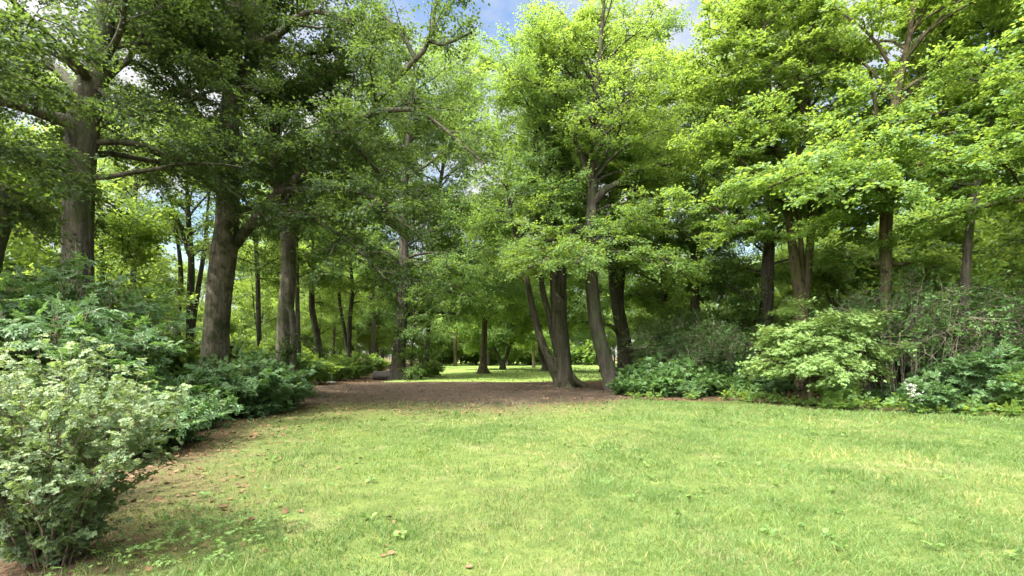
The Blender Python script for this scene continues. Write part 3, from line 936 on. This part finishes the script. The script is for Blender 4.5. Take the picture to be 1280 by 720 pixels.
# ------------------------------------------------------------------ background trees: six kinds, then copies
def kind_tree(name, label, group, h, crown0, Rr, mat, ntwig, size, tr, bark, seed, prof='round', lean=0.0, fork=False, n=30):
    rng = np.random.RandomState(seed)
    root = empty(name)
    tag(root, label, "tree", group)
    Mt, Ml = Mesh(), Mesh()
    wob = rng.randn(5, 2) * 0.18
    P = np.array([[wob[i, 0] * i + lean * i / 4 * h * .2, wob[i, 1] * i, -0.1 + h * i / 4] for i in range(5)])
    sp = spline(P, 16)
    sr = np.linspace(tr, tr * .12, 16)
    tube(Mt, sp, sr, 8, lumps=flare_lumps(rng, 0, .35, .4))
    stems = [(sp, sr)]
    if fork:
        q = np.array([sp[3], sp[3] + [h * .06, h * .03, h * .25], sp[3] + [h * .10, h * .06, h * .6]])
        s2 = spline(q, 12)
        r2 = np.linspace(tr * .6, tr * .1, 12)
        tube(Mt, s2, r2, 7)
        stems.append((s2, r2))
    LM = []
    az = 0
    for i in range(n):
        sp_, sr_ = stems[i % len(stems)]
        u = (i + rng.rand()) / n
        z = crown0 + (min(h, sp_[-1, 2]) - crown0) * u
        p = np.array([np.interp(z, sp_[:, 2], sp_[:, j]) for j in range(3)])
        w = math.sqrt(max(.06, 1 - (1.7 * u - .62) ** 2 * .8)) if prof == 'round' else 1 - .5 * u
        az += 2.399 + rng.randn() * .3
        pts = limb(rng, p, az, R(24 + 42 * u) + rng.randn() * .2, Rr * w * rng.uniform(.7, 1.2), -.65 + .3 * u, 7, .14)
        tube(Mt, pts, np.linspace(min(.5 * np.interp(z, sp_[:, 2], sr_), .09), .012, 7), 4)
        LM.append((pts, .05))
    foliate(Mt, Ml, rng, LM, np.array([0, 0, (crown0 + h) / 2]), ntwig, 11, size, RHOMB, twiglen=(.35, .8), flat=.25, space=.55)
    Ml.obj("crown", mat, root)
    Mt.obj("trunk", bark, root, smooth=True)
    return root


GB = "background trees of the surrounding wood"
KT = [
    kind_tree("woodland_tree", "slender light green tree among the background wood", GB, 15, 4.0, 3.6, L_YOUNG, 2500, .145, .17, B_DARK, 101, fork=True),
    kind_tree("woodland_tree", "broad mid green tree among the background wood", GB, 17, 4.5, 5.0, L_MID, 3400, .155, .28, B_DARK, 102, n=36),
    kind_tree("woodland_tree", "bright yellow green maple among the background wood", GB, 14, 3.0, 4.6, L_MAPLE, 3000, .150, .22, B_BROWN, 103, n=34),
    kind_tree("woodland_tree", "dark tall tree among the background wood", GB, 19, 5.5, 4.6, L_BEECH, 3200, .155, .30, B_DARK, 104, n=36),
    kind_tree("woodland_tree", "thin high crowned tree with forked bare stem in the background wood", GB, 16, 7.0, 3.2, L_YOUNG, 1600, .145, .14, B_DARK, 105, fork=True, n=22),
    kind_tree("woodland_tree", "low bushy young tree in the background wood", GB, 6.5, .8, 2.8, L_YOUNG, 1700, .135, .09, B_DARK, 106, n=26),
]
used_kind = [False] * len(KT)


def place(k, x, y, s=1.0, rz=0.0):
    o = KT[k] if not used_kind[k] else copy_tree(KT[k])
    used_kind[k] = True
    o.location = (x, y, 0)
    o.rotation_euler = (0, 0, rz)
    o.scale = (s, s, s)
    return o


rb = np.random.RandomState(7)


def scatter(n, xr, yr, kinds, smin=.85, smax=1.15, mind=2.6, ok=None, got=[]):
    c = 0
    for _ in range(n * 30):
        if c >= n:
            break
        x, y = rb.uniform(*xr), rb.uniform(*yr)
        if ok is not None and not ok(x, y):
            continue
        if any((x - a) ** 2 + (y - b) ** 2 < mind ** 2 for a, b in got):
            continue
        got.append((x, y))
        place(kinds[rb.randint(len(kinds))], x, y, rb.uniform(smin, smax), rb.rand() * 6.28)
        c += 1


scatter(6, (-38, -12), (34, 48), [0, 4, 0], .75, 1.0, ok=lambda x, y: x < -.30 * y, mind=6.0)
scatter(9, (-60, -14), (48, 66), [0, 2, 4], .8, 1.0, ok=lambda x, y: x < -.30 * y, mind=7)
scatter(14, (-34, -12), (36, 56), [5], .6, .95, ok=lambda x, y: x < -.36 * y, mind=3.6)
scatter(22, (-40, 34), (76, 92), [0, 1, 2, 3, 2], 1.0, 1.3, mind=4.5)
scatter(7, (-30, -17), (50, 76), [0, 1, 2], mind=4.5)
scatter(5, (14, 40), (26, 40), [2, 0, 2], ok=lambda x, y: x > 9 + (y - 24) * .25, mind=5.5)
scatter(9, (18, 60), (42, 70), [1, 2, 0], .9, 1.15, mind=6)
scatter(10, (12, 34), (22, 40), [5], .8, 1.2, mind=3)
scatter(4, (-44, -27), (20, 30), [0, 2, 0], .7, .9, mind=6)
scatter(6, (20, 36), (14, 22), [2, 1], mind=4.5)


for _px, _y, _s in ((860, 27.5, .85), (925, 26, .9), (1040, 22.5, .85), (1072, 25, 1.0), (1150, 21.5, .85), (1185, 24, 1.0), (1245, 20.5, .85), (985, 28, 1.0), (1120, 29, 1.2), (820, 33, .9), (1300, 18.5, .8)):
    place(5, (_px - 640) / FPX * _y, _y, _s, _px * 1.0)
for _x, _y, _k, _s in ((-19.5, 17.5, 5, 1.25), (-23, 22, 2, .8), (-17.5, 21.5, 5, 1.1), (-27, 26, 0, .9)):
    place(_k, _x, _y, _s, _x)
scatter(34, (-62, 50), (94, 106), [5], 1.3, 2.0, mind=3.4)


# ------------------------------------------------------------------ shrubs
def shrub(name, label, loc, stems, h, spread, mat, size, tmpl, seed, k=8, sub=8, twig=(.2, .45), group=None, cat="shrub", stemmat=B_STEM, r=.012, flat=.1,
          droop=.15, outw=.6, upright=False, bare=0.15, jit=.3, dome=False, ntw=4):
    """several stems from one base, side shoots on each, leaves on the shoots"""
    rng = np.random.RandomState(seed)
    root = empty(name, loc)
    tag(root, label, cat, group)
    Ms, Ml = Mesh(), Mesh()
    O, D, L, T = [], [], [], []
    for i in range(stems):
        az = i * 2.399 + rng.randn() * .3
        rr = math.sqrt((i + .5) / stems)
        hh = h * (rng.uniform(.62, 1.2) if upright else rng.uniform(.75, 1.05)) * (1 - .45 * rr ** 2 if dome else 1 - .25 * rr)
        tip = np.array([math.sin(az) * spread * rr, math.cos(az) * spread * rr, hh])
        b = np.array([math.sin(az) * .18 * spread * rr, math.cos(az) * .18 * spread * rr, -.04])
        mid = b * .4 + tip * .6
        mid[:2] *= .75
        mid[2] = hh * .62
        pts = spline([b, mid, tip], 9) + rng.randn(9, 3) * .015 * h * np.linspace(0, 1, 9)[:, None]
        tube(Ms, pts, np.linspace(r, r * .3, 9), 5)
        tone = rng.rand()
        m = sub
        f = bare + (1 - bare) * (np.arange(m) + rng.rand(m)) / m
        for ff in f:
            p = np.array([np.interp(ff, np.linspace(0, 1, 9), pts[:, j]) for j in range(3)])
            a2 = rng.rand() * 6.28
            if upright:
                d = np.array([math.sin(a2) * .6, math.cos(a2) * .6, .55 + .35 * rng.rand()])
            else:
                d = np.array([math.sin(a2), math.cos(a2), .1 + rng.randn() * .2])
            outd = tip.copy(); outd[2] = 0
            d = d + outd / max(np.linalg.norm(outd), .1) * .35
            d /= np.linalg.norm(d)
            ll = rng.uniform(*twig) * (1.15 - .5 * ff)
            tube(Ms, np.array([p, p + d * ll * .5, p + d * ll - [0, 0, .05 * ll]]), np.array([r * .35, r * .25, r * .12]), 3)
            for q in range(ntw):
                g = (q + rng.rand()) / ntw
                O.append(p + d * ll * g)
                dd = d + rng.randn(3) * .5
                dd[2] *= .7
                D.append(dd)
                L.append(ll * rng.uniform(.35, .6))
                T.append(np.clip(tone * .5 + rng.rand() * .5, 0, 1))
        O.append(pts[-2]); D.append(pts[-1] - pts[-2]); L.append(.3 * twig[1] + .12); T.append(1.0)
        if upright:                                             # a young leader above the stem
            q0 = pts[-1]
            sh = np.array([rng.randn() * .12 + tip[0] * .12, rng.randn() * .12 + tip[1] * .12, 1.0]) * rng.uniform(.12, .34)
            tube(Ms, np.array([q0, q0 + sh * .5, q0 + sh]), np.array([r * .3, r * .22, r * .1]), 4)
            for q in range(5):
                O.append(q0 + sh * (q + .5) / 5)
                D.append(np.array([rng.randn(), rng.randn(), .45]))
                L.append(.05)
                T.append(.6 + .4 * q / 5)
    O, D, L, T = np.array(O), np.array(D), np.array(L), np.array(T)
    o = O.copy()
    o[:, 2] = (o[:, 2] - h * .4) * .3
    leaves(Ml, rng, O, D, L, k, size, tmpl, norm(o) * outw, jit, droop, tone=T)
    Ml.obj("foliage", mat, root)
    Ms.obj("stems", stemmat, root, smooth=True)
    return root


def gp(px, Y):
    return ((px - 640) / FPX * Y, Y, 0.0)


# pale shrub in the left foreground
shrub("pale_shrub", "silvery green many stemmed bush filling the near left corner", (-3.62, 3.8, 0), 84, 1.38, .88, L_SILVER, .056, SOFTLOBED, 201, k=4, sub=9,
      twig=(.10, .24), upright=True, r=.008, bare=.03, outw=.5, jit=.4, droop=.25, ntw=3)
shrub("pale_shrub", "second silvery bush behind, at the photo's left edge", (-4.9, 4.8, 0), 60, 1.25, 1.1, L_SILVER, .056, SOFTLOBED, 202, k=4, sub=9,
      twig=(.10, .24), upright=True, r=.008, bare=.15, outw=.5, jit=.4, droop=.25, ntw=3)

# maple shrubs in the shade of the left beeches
shrub("maple_shrub", "broad bluish green maple shrub under the knotted grey beech", (-8.3, 8.6, 0), 42, 2.9, 2.1, L_BLUE, .155, LOBED, 203, k=6, sub=9, twig=(.5, 1.0), r=.02, flat=.05, droop=.1, outw=.5, bare=.1, dome=True, ntw=4)
shrub("maple_shrub", "tall dark maple shrub between the two thick beeches", (-9.9, 11.0, 0), 42, 4.1, 2.1, L_BLUE, .145, LOBED, 204, k=6, sub=9, twig=(.5, 1.0), r=.02, droop=.1, bare=.1, dome=True)
shrub("maple_shrub", "shaded maple shrub at the far left edge below the dark leaning beech", (-10.9, 9.3, 0), 44, 3.6, 2.3, L_BLUE, .15, LOBED, 205, k=6, sub=8, twig=(.5, 1.0), r=.02, droop=.1, bare=.1, dome=True)
shrub("maple_shrub", "dark rounded shrub at the foot of the mossy beech", (-7.4, 13.2, 0), 46, 1.6, 1.6, L_BLUE, .13, LOBED, 206, k=6, sub=8, twig=(.4, .8), r=.014, droop=.1, bare=.05, dome=True)
shrub("maple_shrub", "low dark shrub spilling onto the lawn beside the slender beech", (-7.4, 14.6, 0), 40, 1.1, 1.3, L_BLUE, .12, LOBED, 207, k=6, sub=7, twig=(.35, .7), r=.012, droop=.1, bare=.05, dome=True)
shrub("leafy_shrub", "bushy shrub behind the foot of the slender grey beech", (-9.6, 19.5, 0), 40, 1.9, 1.7, L_UNDER, .13, OVAL, 208, k=7, sub=7, twig=(.4, .8), r=.012, dome=True)

# undergrowth along the edges of the wood
low = shrub("low_shrub", "low leafy undergrowth along the back edge of the lawn", (0, 0, 0), 26, .85, .9, L_UNDER, .105, OVAL, 211, k=6, sub=6, twig=(.25, .5), r=.008, dome=True, ntw=3,
            group="low shrubs along the edge of the wood", bare=.05)
low2 = shrub("low_shrub", "low broad leaved dark shrub at the edge of the lawn", (0, 0, 0), 24, .95, .95, L_BLUE, .12, LOBED, 212, k=5, sub=6, twig=(.25, .55), r=.008, dome=True, ntw=3,
             group="low shrubs along the edge of the wood", bare=.05)
tiny = shrub("seedling", "small bright green seedling on the leaf litter at the lawn's edge", (0, 0, 0), 7, .32, .3, L_YOUNG, .085, OVAL, 213, k=4, sub=3, twig=(.1, .22), r=.004, dome=True, ntw=2,
             group="seedlings at the edge of the lawn", cat="seedling", bare=.2)
und = shrub("understorey_shrub", "light green shrub of the understorey behind the clearing", (0, 0, 0), 34, 2.2, 1.6, L_YOUNG, .16, OVAL, 214, k=6, sub=7, twig=(.4, .8), r=.012, dome=True, ntw=3,
            group="understorey shrubs in the wood")
und2 = shrub("understorey_shrub", "dark green shrub of the understorey in the right hand wood", (0, 0, 0), 34, 2.6, 1.7, L_DARK, .15, OVAL, 215, k=7, sub=8, twig=(.4, .9), r=.012, dome=True, ntw=3,
             group="dark understorey shrubs in the wood")
seen = set()


def put(src, x, y, s=1.0, rz=None, sz=None):
    o = src if src.name not in seen else copy_tree(src)
    seen.add(src.name)
    o.location = (x, y, 0)
    o.rotation_euler = (0, 0, rb.rand() * 6.28 if rz is None else rz)
    o.scale = (s, s, sz or s)


for px, Y, s in ((785, 20.2, .9), (805, 19.6, 1.0), (832, 19.4, 1.15), (850, 20.5, 1.5), (870, 19.6, 1.1), (900, 19.4, 1.0), (820, 21.5, 1.6), (800, 22.5, 1.5), (925, 18.8, .8), (905, 21, 1.6),
                 (1062, 16.4, .6), (1085, 16.0, .55), (880, 22.5, 1.8)):
    put(low, *gp(px, Y)[:2], s)
for px, Y, s in ((185, 8.6, 1.25), (222, 10.6, 1.2), (140, 7.6, 1.2), (240, 12.2, 1.1), (860, 18.6, .7), (840, 21, 1.7), (930, 20.5, 1.5), (1180, 13.6, .5), (1260, 13.6, .7), (1240, 15.2, 1.6), (1120, 15.8, .8), (960, 19, .9), (1300, 13.6, 1.4), (1195, 15.4, 1.2)):
    put(low2, *gp(px, Y)[:2], s)
for px, Y in ((1032, 14.6), (1050, 14.4), (1074, 14.2), (1100, 14.3), (1128, 13.6), (1150, 13.4), (1170, 13.3), (1200, 13.2), (1225, 12.9), (1248, 12.8), (1270, 12.6), (960, 16.4), (990, 15.7),
              (915, 17.2), (870, 17.7), (820, 17.8), (790, 18.2), (1010, 15.4), (1215, 13.5), (940, 16.6), (1140, 14.2), (255, 12.2), (300, 13.0), (335, 14.3), (215, 9), (230, 10)):
    put(tiny, *gp(px + rb.randn() * 4, Y)[:2], rb.uniform(.7, 1.3))
for px, Y, s in ((395, 27, .75), (420, 31, .75), (445, 34, .8), (456, 40, .6), (402, 36, .8), (385, 31, .8), (430, 42, .9), (470, 46, .8), (540, 37, .6), (524, 38, .5), (200, 24, 1.2), (150, 22, 1.3),
                 (260, 26, 1.2), (310, 26, 1.1), (340, 28, 1.0), (100, 24, 1.4), (295, 32, 1.3), (40, 20, 1.4), (360, 36, 1.2)):
    put(und, *gp(px, Y)[:2], s)
for px, Y, s in ((830, 26, 1.0), (860, 25, 1.2), (900, 24, 1.2), (940, 22, 1.1), (985, 22, 1.1), (1050, 19.5, 1.1), (1085, 18.5, 1.0), (1150, 18.5, 1.3), (1200, 18.5, 1.3), (1260, 17.5, 1.3), (1310, 16.5, 1.3),
                 (1020, 24, 1.4), (1120, 23, 1.5), (1230, 22, 1.6), (880, 30, 1.5), (950, 29, 1.6), (815, 31, 1.1), (1290, 21, 1.6), (1170, 21, 1.5), (1050, 27, 1.7)):
    put(und2, *gp(px, Y)[:2], s)

for px, Y, s in ((560, 84, 1.6), (590, 86, 1.8), (640, 82, 1.7), (660, 84, 1.8), (685, 82, 1.7), (710, 84, 1.7), (735, 83, 1.7), (615, 85, 1.5), (535, 82, 1.8)):
    put(und, *gp(px, Y)[:2], s * 1.1)

# the bright round bush and its neighbours on the right
def umbrella_bush():
    rng = np.random.RandomState(221)
    Y = 15.8
    loc = gp(1012, Y)
    root = empty("maple_bush", loc)
    tag(root, "bright pale green umbrella shaped bush at the lawn's right back edge", "shrub")
    Ms, Ml = Mesh(), Mesh()
    LM = []
    tube(Ms, spline([[0, 0, -.1], [.02, 0, .5], [-.03, 0, 1.0], [.05, 0, 1.7]], 8), np.linspace(.125, .07, 8), 10)
    tube(Ms, spline([[.1, .1, -.1], [.25, .05, .5], [.5, 0, 1.2]], 7), np.linspace(.07, .04, 7), 7)
    for i in range(40):
        az = i * 2.399
        u = (i + .5) / 40
        p = np.array([0.05, 0, .85 + 1.3 * u])
        pts = limb(rng, p, az, R(20 + 34 * u) + rng.randn() * .22, 1.8 * math.sqrt(1 - .6 * u * u) * rng.uniform(.55, 1.2), -.6, 7, .12)
        tube(Ms, pts, np.linspace(.035, .008, 7), 5)
        LM.append((pts, .03))
    foliate(Ms, Ml, rng, LM, np.array([0, 0, .9]), 2500, 9, .110, LOBED, twiglen=(.2, .4), flat=.1, wild=.15, sag=.2, space=.3, submax=.8, outw=.5, jit=.35)
    Ml.obj("crown", L_PALE, root)
    Ms.obj("trunk", B_BROWN, root, smooth=True)


umbrella_bush()
shrub("maple_shrub", "broad bluish maple sapling at the right edge of the lawn", gp(1235, 14.3), 46, 2.0, 1.5, L_BLUE, .15, LOBED, 222, k=6, sub=8, twig=(.35, .7), r=.014, droop=.1, dome=True)
shrub("maple_shrub", "small bluish maple sapling beside the white blossom", gp(1160, 13.6), 16, 1.05, .6, L_BLUE, .15, LOBED, 223, k=5, sub=6, twig=(.2, .4), r=.01, droop=.1, dome=True)
shrub("leafy_shrub", "yellow green shrub tip at the right edge of the photo", gp(1290, 13.0), 26, 1.5, .7, L_YOUNG, .12, LOBED, 224, k=6, sub=6, twig=(.25, .5), r=.01, dome=True)
shrub("leafy_shrub", "yellow green shrub under the right side of the umbrella shaped bush", gp(1046, 15.0), 22, .95, .55, L_YOUNG, .10, OVAL, 225, k=6, sub=6, twig=(.2, .4), r=.008, dome=True)


def blossom():
    rng = np.random.RandomState(226)
    root = empty("blossom_plant", gp(1142, 13.3))
    tag(root, "slender plant with white blossom among the saplings", "plant")
    Ms, Mf, Ml = Mesh(), Mesh(), Mesh()
    for i in range(5):
        tip = np.array([-.18 + .09 * i, rng.randn() * .05, .95 - .12 * i])
        pts = spline([[.02 * i, 0, -.03], [tip[0] * .4, 0, tip[2] * .5], tip], 8)
        tube(Ms, pts, np.linspace(.008, .003, 8), 4)
        O = pts[3:].repeat(3, 0) + rng.randn(15, 3) * .02
        leaves(Mf, rng, O, rng.randn(15, 3), np.full(15, .06), 3, .04, OVAL)
        leaves(Ml, rng, pts[1:5].repeat(2, 0), rng.randn(8, 3) * [1, 1, .3], np.full(8, .12), 3, .08, OVAL)
    Mf.obj("blossom", L_WHITE, root)
    Ml.obj("foliage", L_UNDER, root)
    Ms.obj("stems", B_STEM, root, smooth=True)


blossom()


# bare twiggy shrubs on the right
def twiggy(name, label, loc, n, h, spread, seed, leafy=900):
    rng = np.random.RandomState(seed)
    root = empty(name, loc)
    tag(root, label, "shrub")
    Ms, Ml = Mesh(), Mesh()
    O, D = [], []
    for i in range(n):
        az = rng.rand() * 6.28
        rr = math.sqrt(rng.rand())
        hh = h * rng.uniform(.55, 1.05)
        b = np.array([math.sin(az) * spread * .8 * rr, math.cos(az) * spread * .8 * rr, -.05])
        tip = np.array([math.sin(az) * spread * rr * 1.2, math.cos(az) * spread * rr * 1.2, hh * (1 - .3 * rr)])
        mid = (b + tip) / 2 + [0, 0, hh * .22] + rng.randn(3) * .12
        end = tip + np.array([math.sin(az), math.cos(az), -.4]) * rng.uniform(.2, .7)
        pts = spline([b, mid, tip, end], 12)
        tube(Ms, pts, np.linspace(.010, .003, 12), 4)
        for j in range(13):
            q = pts[rng.randint(3, 12)]
            d = norm(rng.randn(3) * [1, 1, .7] + [0, 0, .15])
            l = rng.uniform(.3, .9)
            e = q + d * l
            tube(Ms, np.array([q, q + d * l * .5 + rng.randn(3) * .04, e - [0, 0, .1 * l]]), np.array([.006, .0045, .0025]), 3)
            O.append(q + d * l * rng.rand()); D.append(d)
    O, D = np.array(O), np.array(D)
    ix = rng.choice(len(O), leafy)
    leaves(Ml, rng, O[ix] + rng.randn(leafy, 3) * .1, D[ix] + rng.randn(leafy, 3) * .5, np.full(leafy, .3), 6, .07, OVAL, jit=.5)
    Ml.obj("foliage", L_UNDER, root)
    Ms.obj("branches", B_TWIG, root, smooth=True)


twiggy("twiggy_shrub", "tangled grey brown shrub of bare twigs below the straight maple trunk", gp(1140, 16.2), 120, 4.4, 2.0, 231, 2400)
twiggy("twiggy_shrub", "arching dry twiggy shrub near the right edge, behind the bluish sapling", gp(1240, 16.4), 120, 4.4, 2.2, 232, 2400)
twiggy("twiggy_shrub", "greener twiggy shrub between the leaning group and the bright bush", gp(900, 22.0), 60, 3.2, 1.8, 233, 1600)
twiggy("twiggy_shrub", "thin twiggy shrub left of the bright round bush", gp(845, 24.0), 60, 4.0, 2.0, 234, 1800)


# ------------------------------------------------------------------ small fixtures round the clearing
M_GREEN = plain_mat("green_paint", (0.07, 0.12, 0.11), (0.10, 0.16, 0.14), 12, .5, .1)
M_STONE = plain_mat("pale_stone", (0.28, 0.26, 0.23), (0.4, 0.38, 0.35), 9, .85, .4)
M_WHITE = plain_mat("white_paint", (0.72, 0.72, 0.74), (0.8, 0.8, 0.82), 9, .5, .05)
M_LOG = plain_mat("weathered_log", (0.04, 0.035, 0.03), (0.085, 0.072, 0.058), 14, .9, .6)


def post():
    x, y, _ = gp(414, 29.0)
    root = empty("park_post", (x, y, 0))
    tag(root, "small green post on a pale foot at the left of the bare earth", "post")
    M = Mesh()
    z = np.array([.06, .07, .5, .56, .58, .66, .68])
    tube(M, np.stack([z * 0, z * 0, z], 1), np.array([.02, .075, .07, .07, .10, .10, .02]), 14)
    M.obj("column", M_GREEN, root)
    M = Mesh()
    z = np.array([-.05, .05, .07, .072])
    tube(M, np.stack([z * 0, z * 0, z], 1), np.array([.26, .26, .23, .02]), 16)
    M.obj("foot", M_STONE, root)


def log_seat():
    rng = np.random.RandomState(5)
    x, y, _ = gp(478, 32.6)
    root = empty("log_seat", (x, y, 0), .15)
    tag(root, "short dark log lying beside the middle tree's foot", "log")
    M = Mesh()
    t = np.linspace(-.58, .58, 12)
    P = np.stack([t, .03 * np.sin(t * 4), np.full(12, .27)], 1)
    tube(M, P, .30 + .015 * np.sin(t * 9), 14, lumps=lambda p, th: 1 + .05 * np.cos(3 * th[None] + p[:, :1] * 2) + .03 * np.cos(7 * th[None]))
    M.obj("log", M_LOG, root, smooth=True)
    for s in (-1, 1):
        E = Mesh()
        q = np.array([[s * .58, .03 * math.sin(s * 2.3), .27], [s * .585, .03 * math.sin(s * 2.3), .27], [s * .586, .03 * math.sin(s * 2.3), .27]])
        tube(E, q, np.array([.29, .285, .002]), 14)
        E.obj("cut_end", B_TWIG, root)


def white_stone():
    x, y, _ = gp(773, 44.0)
    M = Mesh()
    z = np.array([-.1, .0, .2, .45, .65, .78, .84, .85])
    tube(M, np.stack([z * 0, z * 0, z], 1), np.array([.32, .42, .42, .41, .36, .24, .1, .01]), 16)
    o = M.obj("marker_stone", M_WHITE, smooth=True)
    o.location = (x, y, 0)
    tag(o, "round topped white marker glimpsed between the leaning trunks", "marker")


post(); log_seat(); white_stone()

# pale path behind the bright bush
Mp = Mesh()
px_ = np.linspace(6, 40, 40)
yy = 25.6 + .05 * (px_ - 12) ** 1.0 + .3 * np.sin(px_ * .3)
V = np.concatenate([np.stack([px_, yy - .8, px_ * 0 + .03], 1), np.stack([px_, yy + .8, px_ * 0 + .03], 1)])
i = np.arange(39)
Mp.add(V, np.stack([i, i + 1, i + 41, i + 40], 1))
tag(Mp.obj("path", plain_mat("gravel_path", (0.30, 0.27, 0.24), (0.40, 0.37, 0.33), 30)), "pale gravel path through the right hand wood", "path", kind="structure")


# ------------------------------------------------------------------ grass, weeds and fallen leaves (uncountable)
def grass():
    rng = np.random.RandomState(301)
    M = Mesh()

    def batch(y0, y1, n, hgt, wid, mask_lo=.0, seg=2, straw=False):
        u = rng.rand(n)
        y = np.sqrt(y0 ** 2 + (y1 ** 2 - y0 ** 2) * u)
        x = rng.uniform(-1, 1, n) * (1.12 * y + 1.5)
        lawn, dirt, mead = masks(x, y)
        cl = vnoise(x, y, .55, 11) * .5 + vnoise(x, y, .18, 12) * .5
        dens = np.maximum(lawn, mead)
        brown = np.clip(sstep(-1.5, -5.5, x + .5 * vnoise(x, y, 1.7, 17)) * sstep(3.5, 7, y), 0, 1) * .9 + .35 * sstep(11.5, 15, y) * sstep(4, 1, x)
        thin = np.clip(sstep(.05, .6, vnoise(x, y, 1.9, 13) + .35 * cl + .35 * sstep(0, 4, x) * sstep(9, 4, y)), 0, 1) * .6
        keep = rng.rand(n) < dens * (1 - .55 * brown) * (1 - thin) * (.75 + .35 * cl)
        x, y, cl, brown, thin = x[keep], y[keep], cl[keep], brown[keep], thin[keep]
        n = len(x)
        z = height(x, y)
        h = hgt * rng.uniform(.5, 1.3, n) * (1 + .9 * np.clip(cl + .4 * vnoise(x, y, .9, 16), -.7, 1)) * (1 - .35 * brown)
        w = wid * rng.uniform(.6, 1.4, n)
        az = rng.rand(n) * 6.28
        lean = np.abs(rng.randn(n)) * .55 + .15
        dx, dy = np.sin(az), np.cos(az)
        b = np.stack([x, y, z - .005], 1)
        d = np.stack([dx * lean, dy * lean, np.ones(n)], 1)
        d = norm(d)
        d2 = norm(np.stack([dx * lean * 2.4, dy * lean * 2.4, np.ones(n) * .7], 1))
        pa = rng.rand(n) * 6.28
        s = np.stack([np.cos(pa), np.sin(pa), 0 * pa], 1) * w[:, None] * .5
        m = b + d * (h * .55)[:, None]
        t = m + d2 * (h * .6)[:, None]
        tuft = sstep(.2, .5, vnoise(x, y, .42, 18) + .5 * vnoise(x, y, 2.6, 19))
        h = h * (1 + .8 * tuft)
        v = np.clip(rng.rand(n) * .5 + .45 * cl + .32 - .4 * tuft + .4 * vnoise(x, y, 1.6, 14) + .15 * vnoise(x, y, 4.5, 15), 0, 1)
        if seg == 2:
            W = np.stack([b - s, b + s, m + s * .8, m - s * .8, t + s * .12, t - s * .12], 1)
            F = np.array([[0, 1, 2, 3], [3, 2, 4, 5]])
        else:
            W = np.stack([b - s, b + s, t + s * .2, t - s * .2], 1)
            F = np.array([[0, 1, 2, 3]])
        nv = W.shape[1]
        FF = F[None] + (np.arange(n) * nv)[:, None, None]
        pick = rng.rand(n) < np.clip(.05 + .30 * brown + .38 * thin, 0, .7) if not straw else np.ones(n, bool)
        A = np.repeat(v, nv)
        for sel, mt in ((~pick, 0), (pick, 1)):
            k = np.nonzero(sel)[0]
            if len(k) == 0:
                continue
            M.add(W[k].reshape(-1, 3), (F[None] + (np.arange(len(k)) * nv)[:, None, None]).reshape(-1, 4), np.repeat(v[k], nv), mt)

    batch(2.4, 6.0, 190000, .062, .0055)
    batch(6.0, 11.0, 180000, .066, .009)
    batch(11.0, 19.0, 130000, .085, .018, seg=1)
    batch(30.0, 70.0, 60000, .14, .06, seg=1)
    batch(2.4, 9.0, 12000, .12, .005)
    o = M.obj("grass", [L_GRASS, L_STRAW])
    tag(o, "short uneven lawn grass with dry straw patches", "grass", kind="stuff")


grass()


def weeds():
    rng = np.random.RandomState(302)
    M = Mesh()
    n = 1000
    y = np.sqrt(2.6 ** 2 + (16.5 ** 2 - 2.6 ** 2) * rng.rand(n))
    x = rng.uniform(-1, 1, n) * (1.12 * y + 1)
    lawn, _, _ = masks(x, y)
    keep = (rng.rand(n) < lawn) & (vnoise(x, y, 1.4, 21) + rng.randn(n) * .3 > .15)
    x, y = x[keep], y[keep]
    n = len(x)
    O = np.stack([x, y, height(x, y) + .03], 1)
    for k in range(4):
        a = rng.rand(n) * 6.28
        D = np.stack([np.sin(a), np.cos(a), .5 + .3 * rng.rand(n)], 1)
        leaves(M, rng, O, D, np.full(n, .04), 2, .045, OVAL, jit=.4, sizevar=.6)
    # ground ivy under the near bush
    m = 260
    xi = -3.0 + rng.randn(m) * .45 + .2
    yi = 4.2 + rng.randn(m) * .55
    O = np.stack([xi, yi, .03 + rng.rand(m) * .12], 1)
    a = rng.rand(m) * 6.28
    leaves(M, rng, O, np.stack([np.sin(a), np.cos(a), .3 + 0 * a], 1), np.full(m, .08), 3, .042, LOBED, jit=.35)
    tag(M.obj("weeds", L_WEED), "broad leaved weeds scattered through the lawn", "weeds", kind="stuff")


weeds()


def litter():
    rng = np.random.RandomState(303)
    M = Mesh()
    n = 60000
    y = np.sqrt(3 ** 2 + (32 ** 2 - 3 ** 2) * rng.rand(n))
    x = rng.uniform(-1, 1, n) * (1.12 * y + 1)
    lawn, dirt, mead = masks(x, y)
    w = (1 - lawn) * (1 - .75 * dirt) * (1 - mead) + .005 + .3 * lawn * sstep(-2.6, -6.0, x) * sstep(5, 8, y) + .05 * sstep(11, 15, y)
    keep = rng.rand(n) < w
    x, y = x[keep], y[keep]
    n = len(x)
    a = rng.rand(n) * 6.28
    O = np.stack([x, y, height(x, y) + .015 + .02 * rng.rand(n)], 1)
    leaves(M, rng, O, np.stack([np.sin(a), np.cos(a), .1 * rng.randn(n)], 1), np.full(n, .05), 1, .06, OVAL, jit=.3, sizevar=.5)
    tag(M.obj("fallen_leaves", L_DEAD), "brown fallen leaves strewn under the trees", "leaves", kind="stuff")


litter()
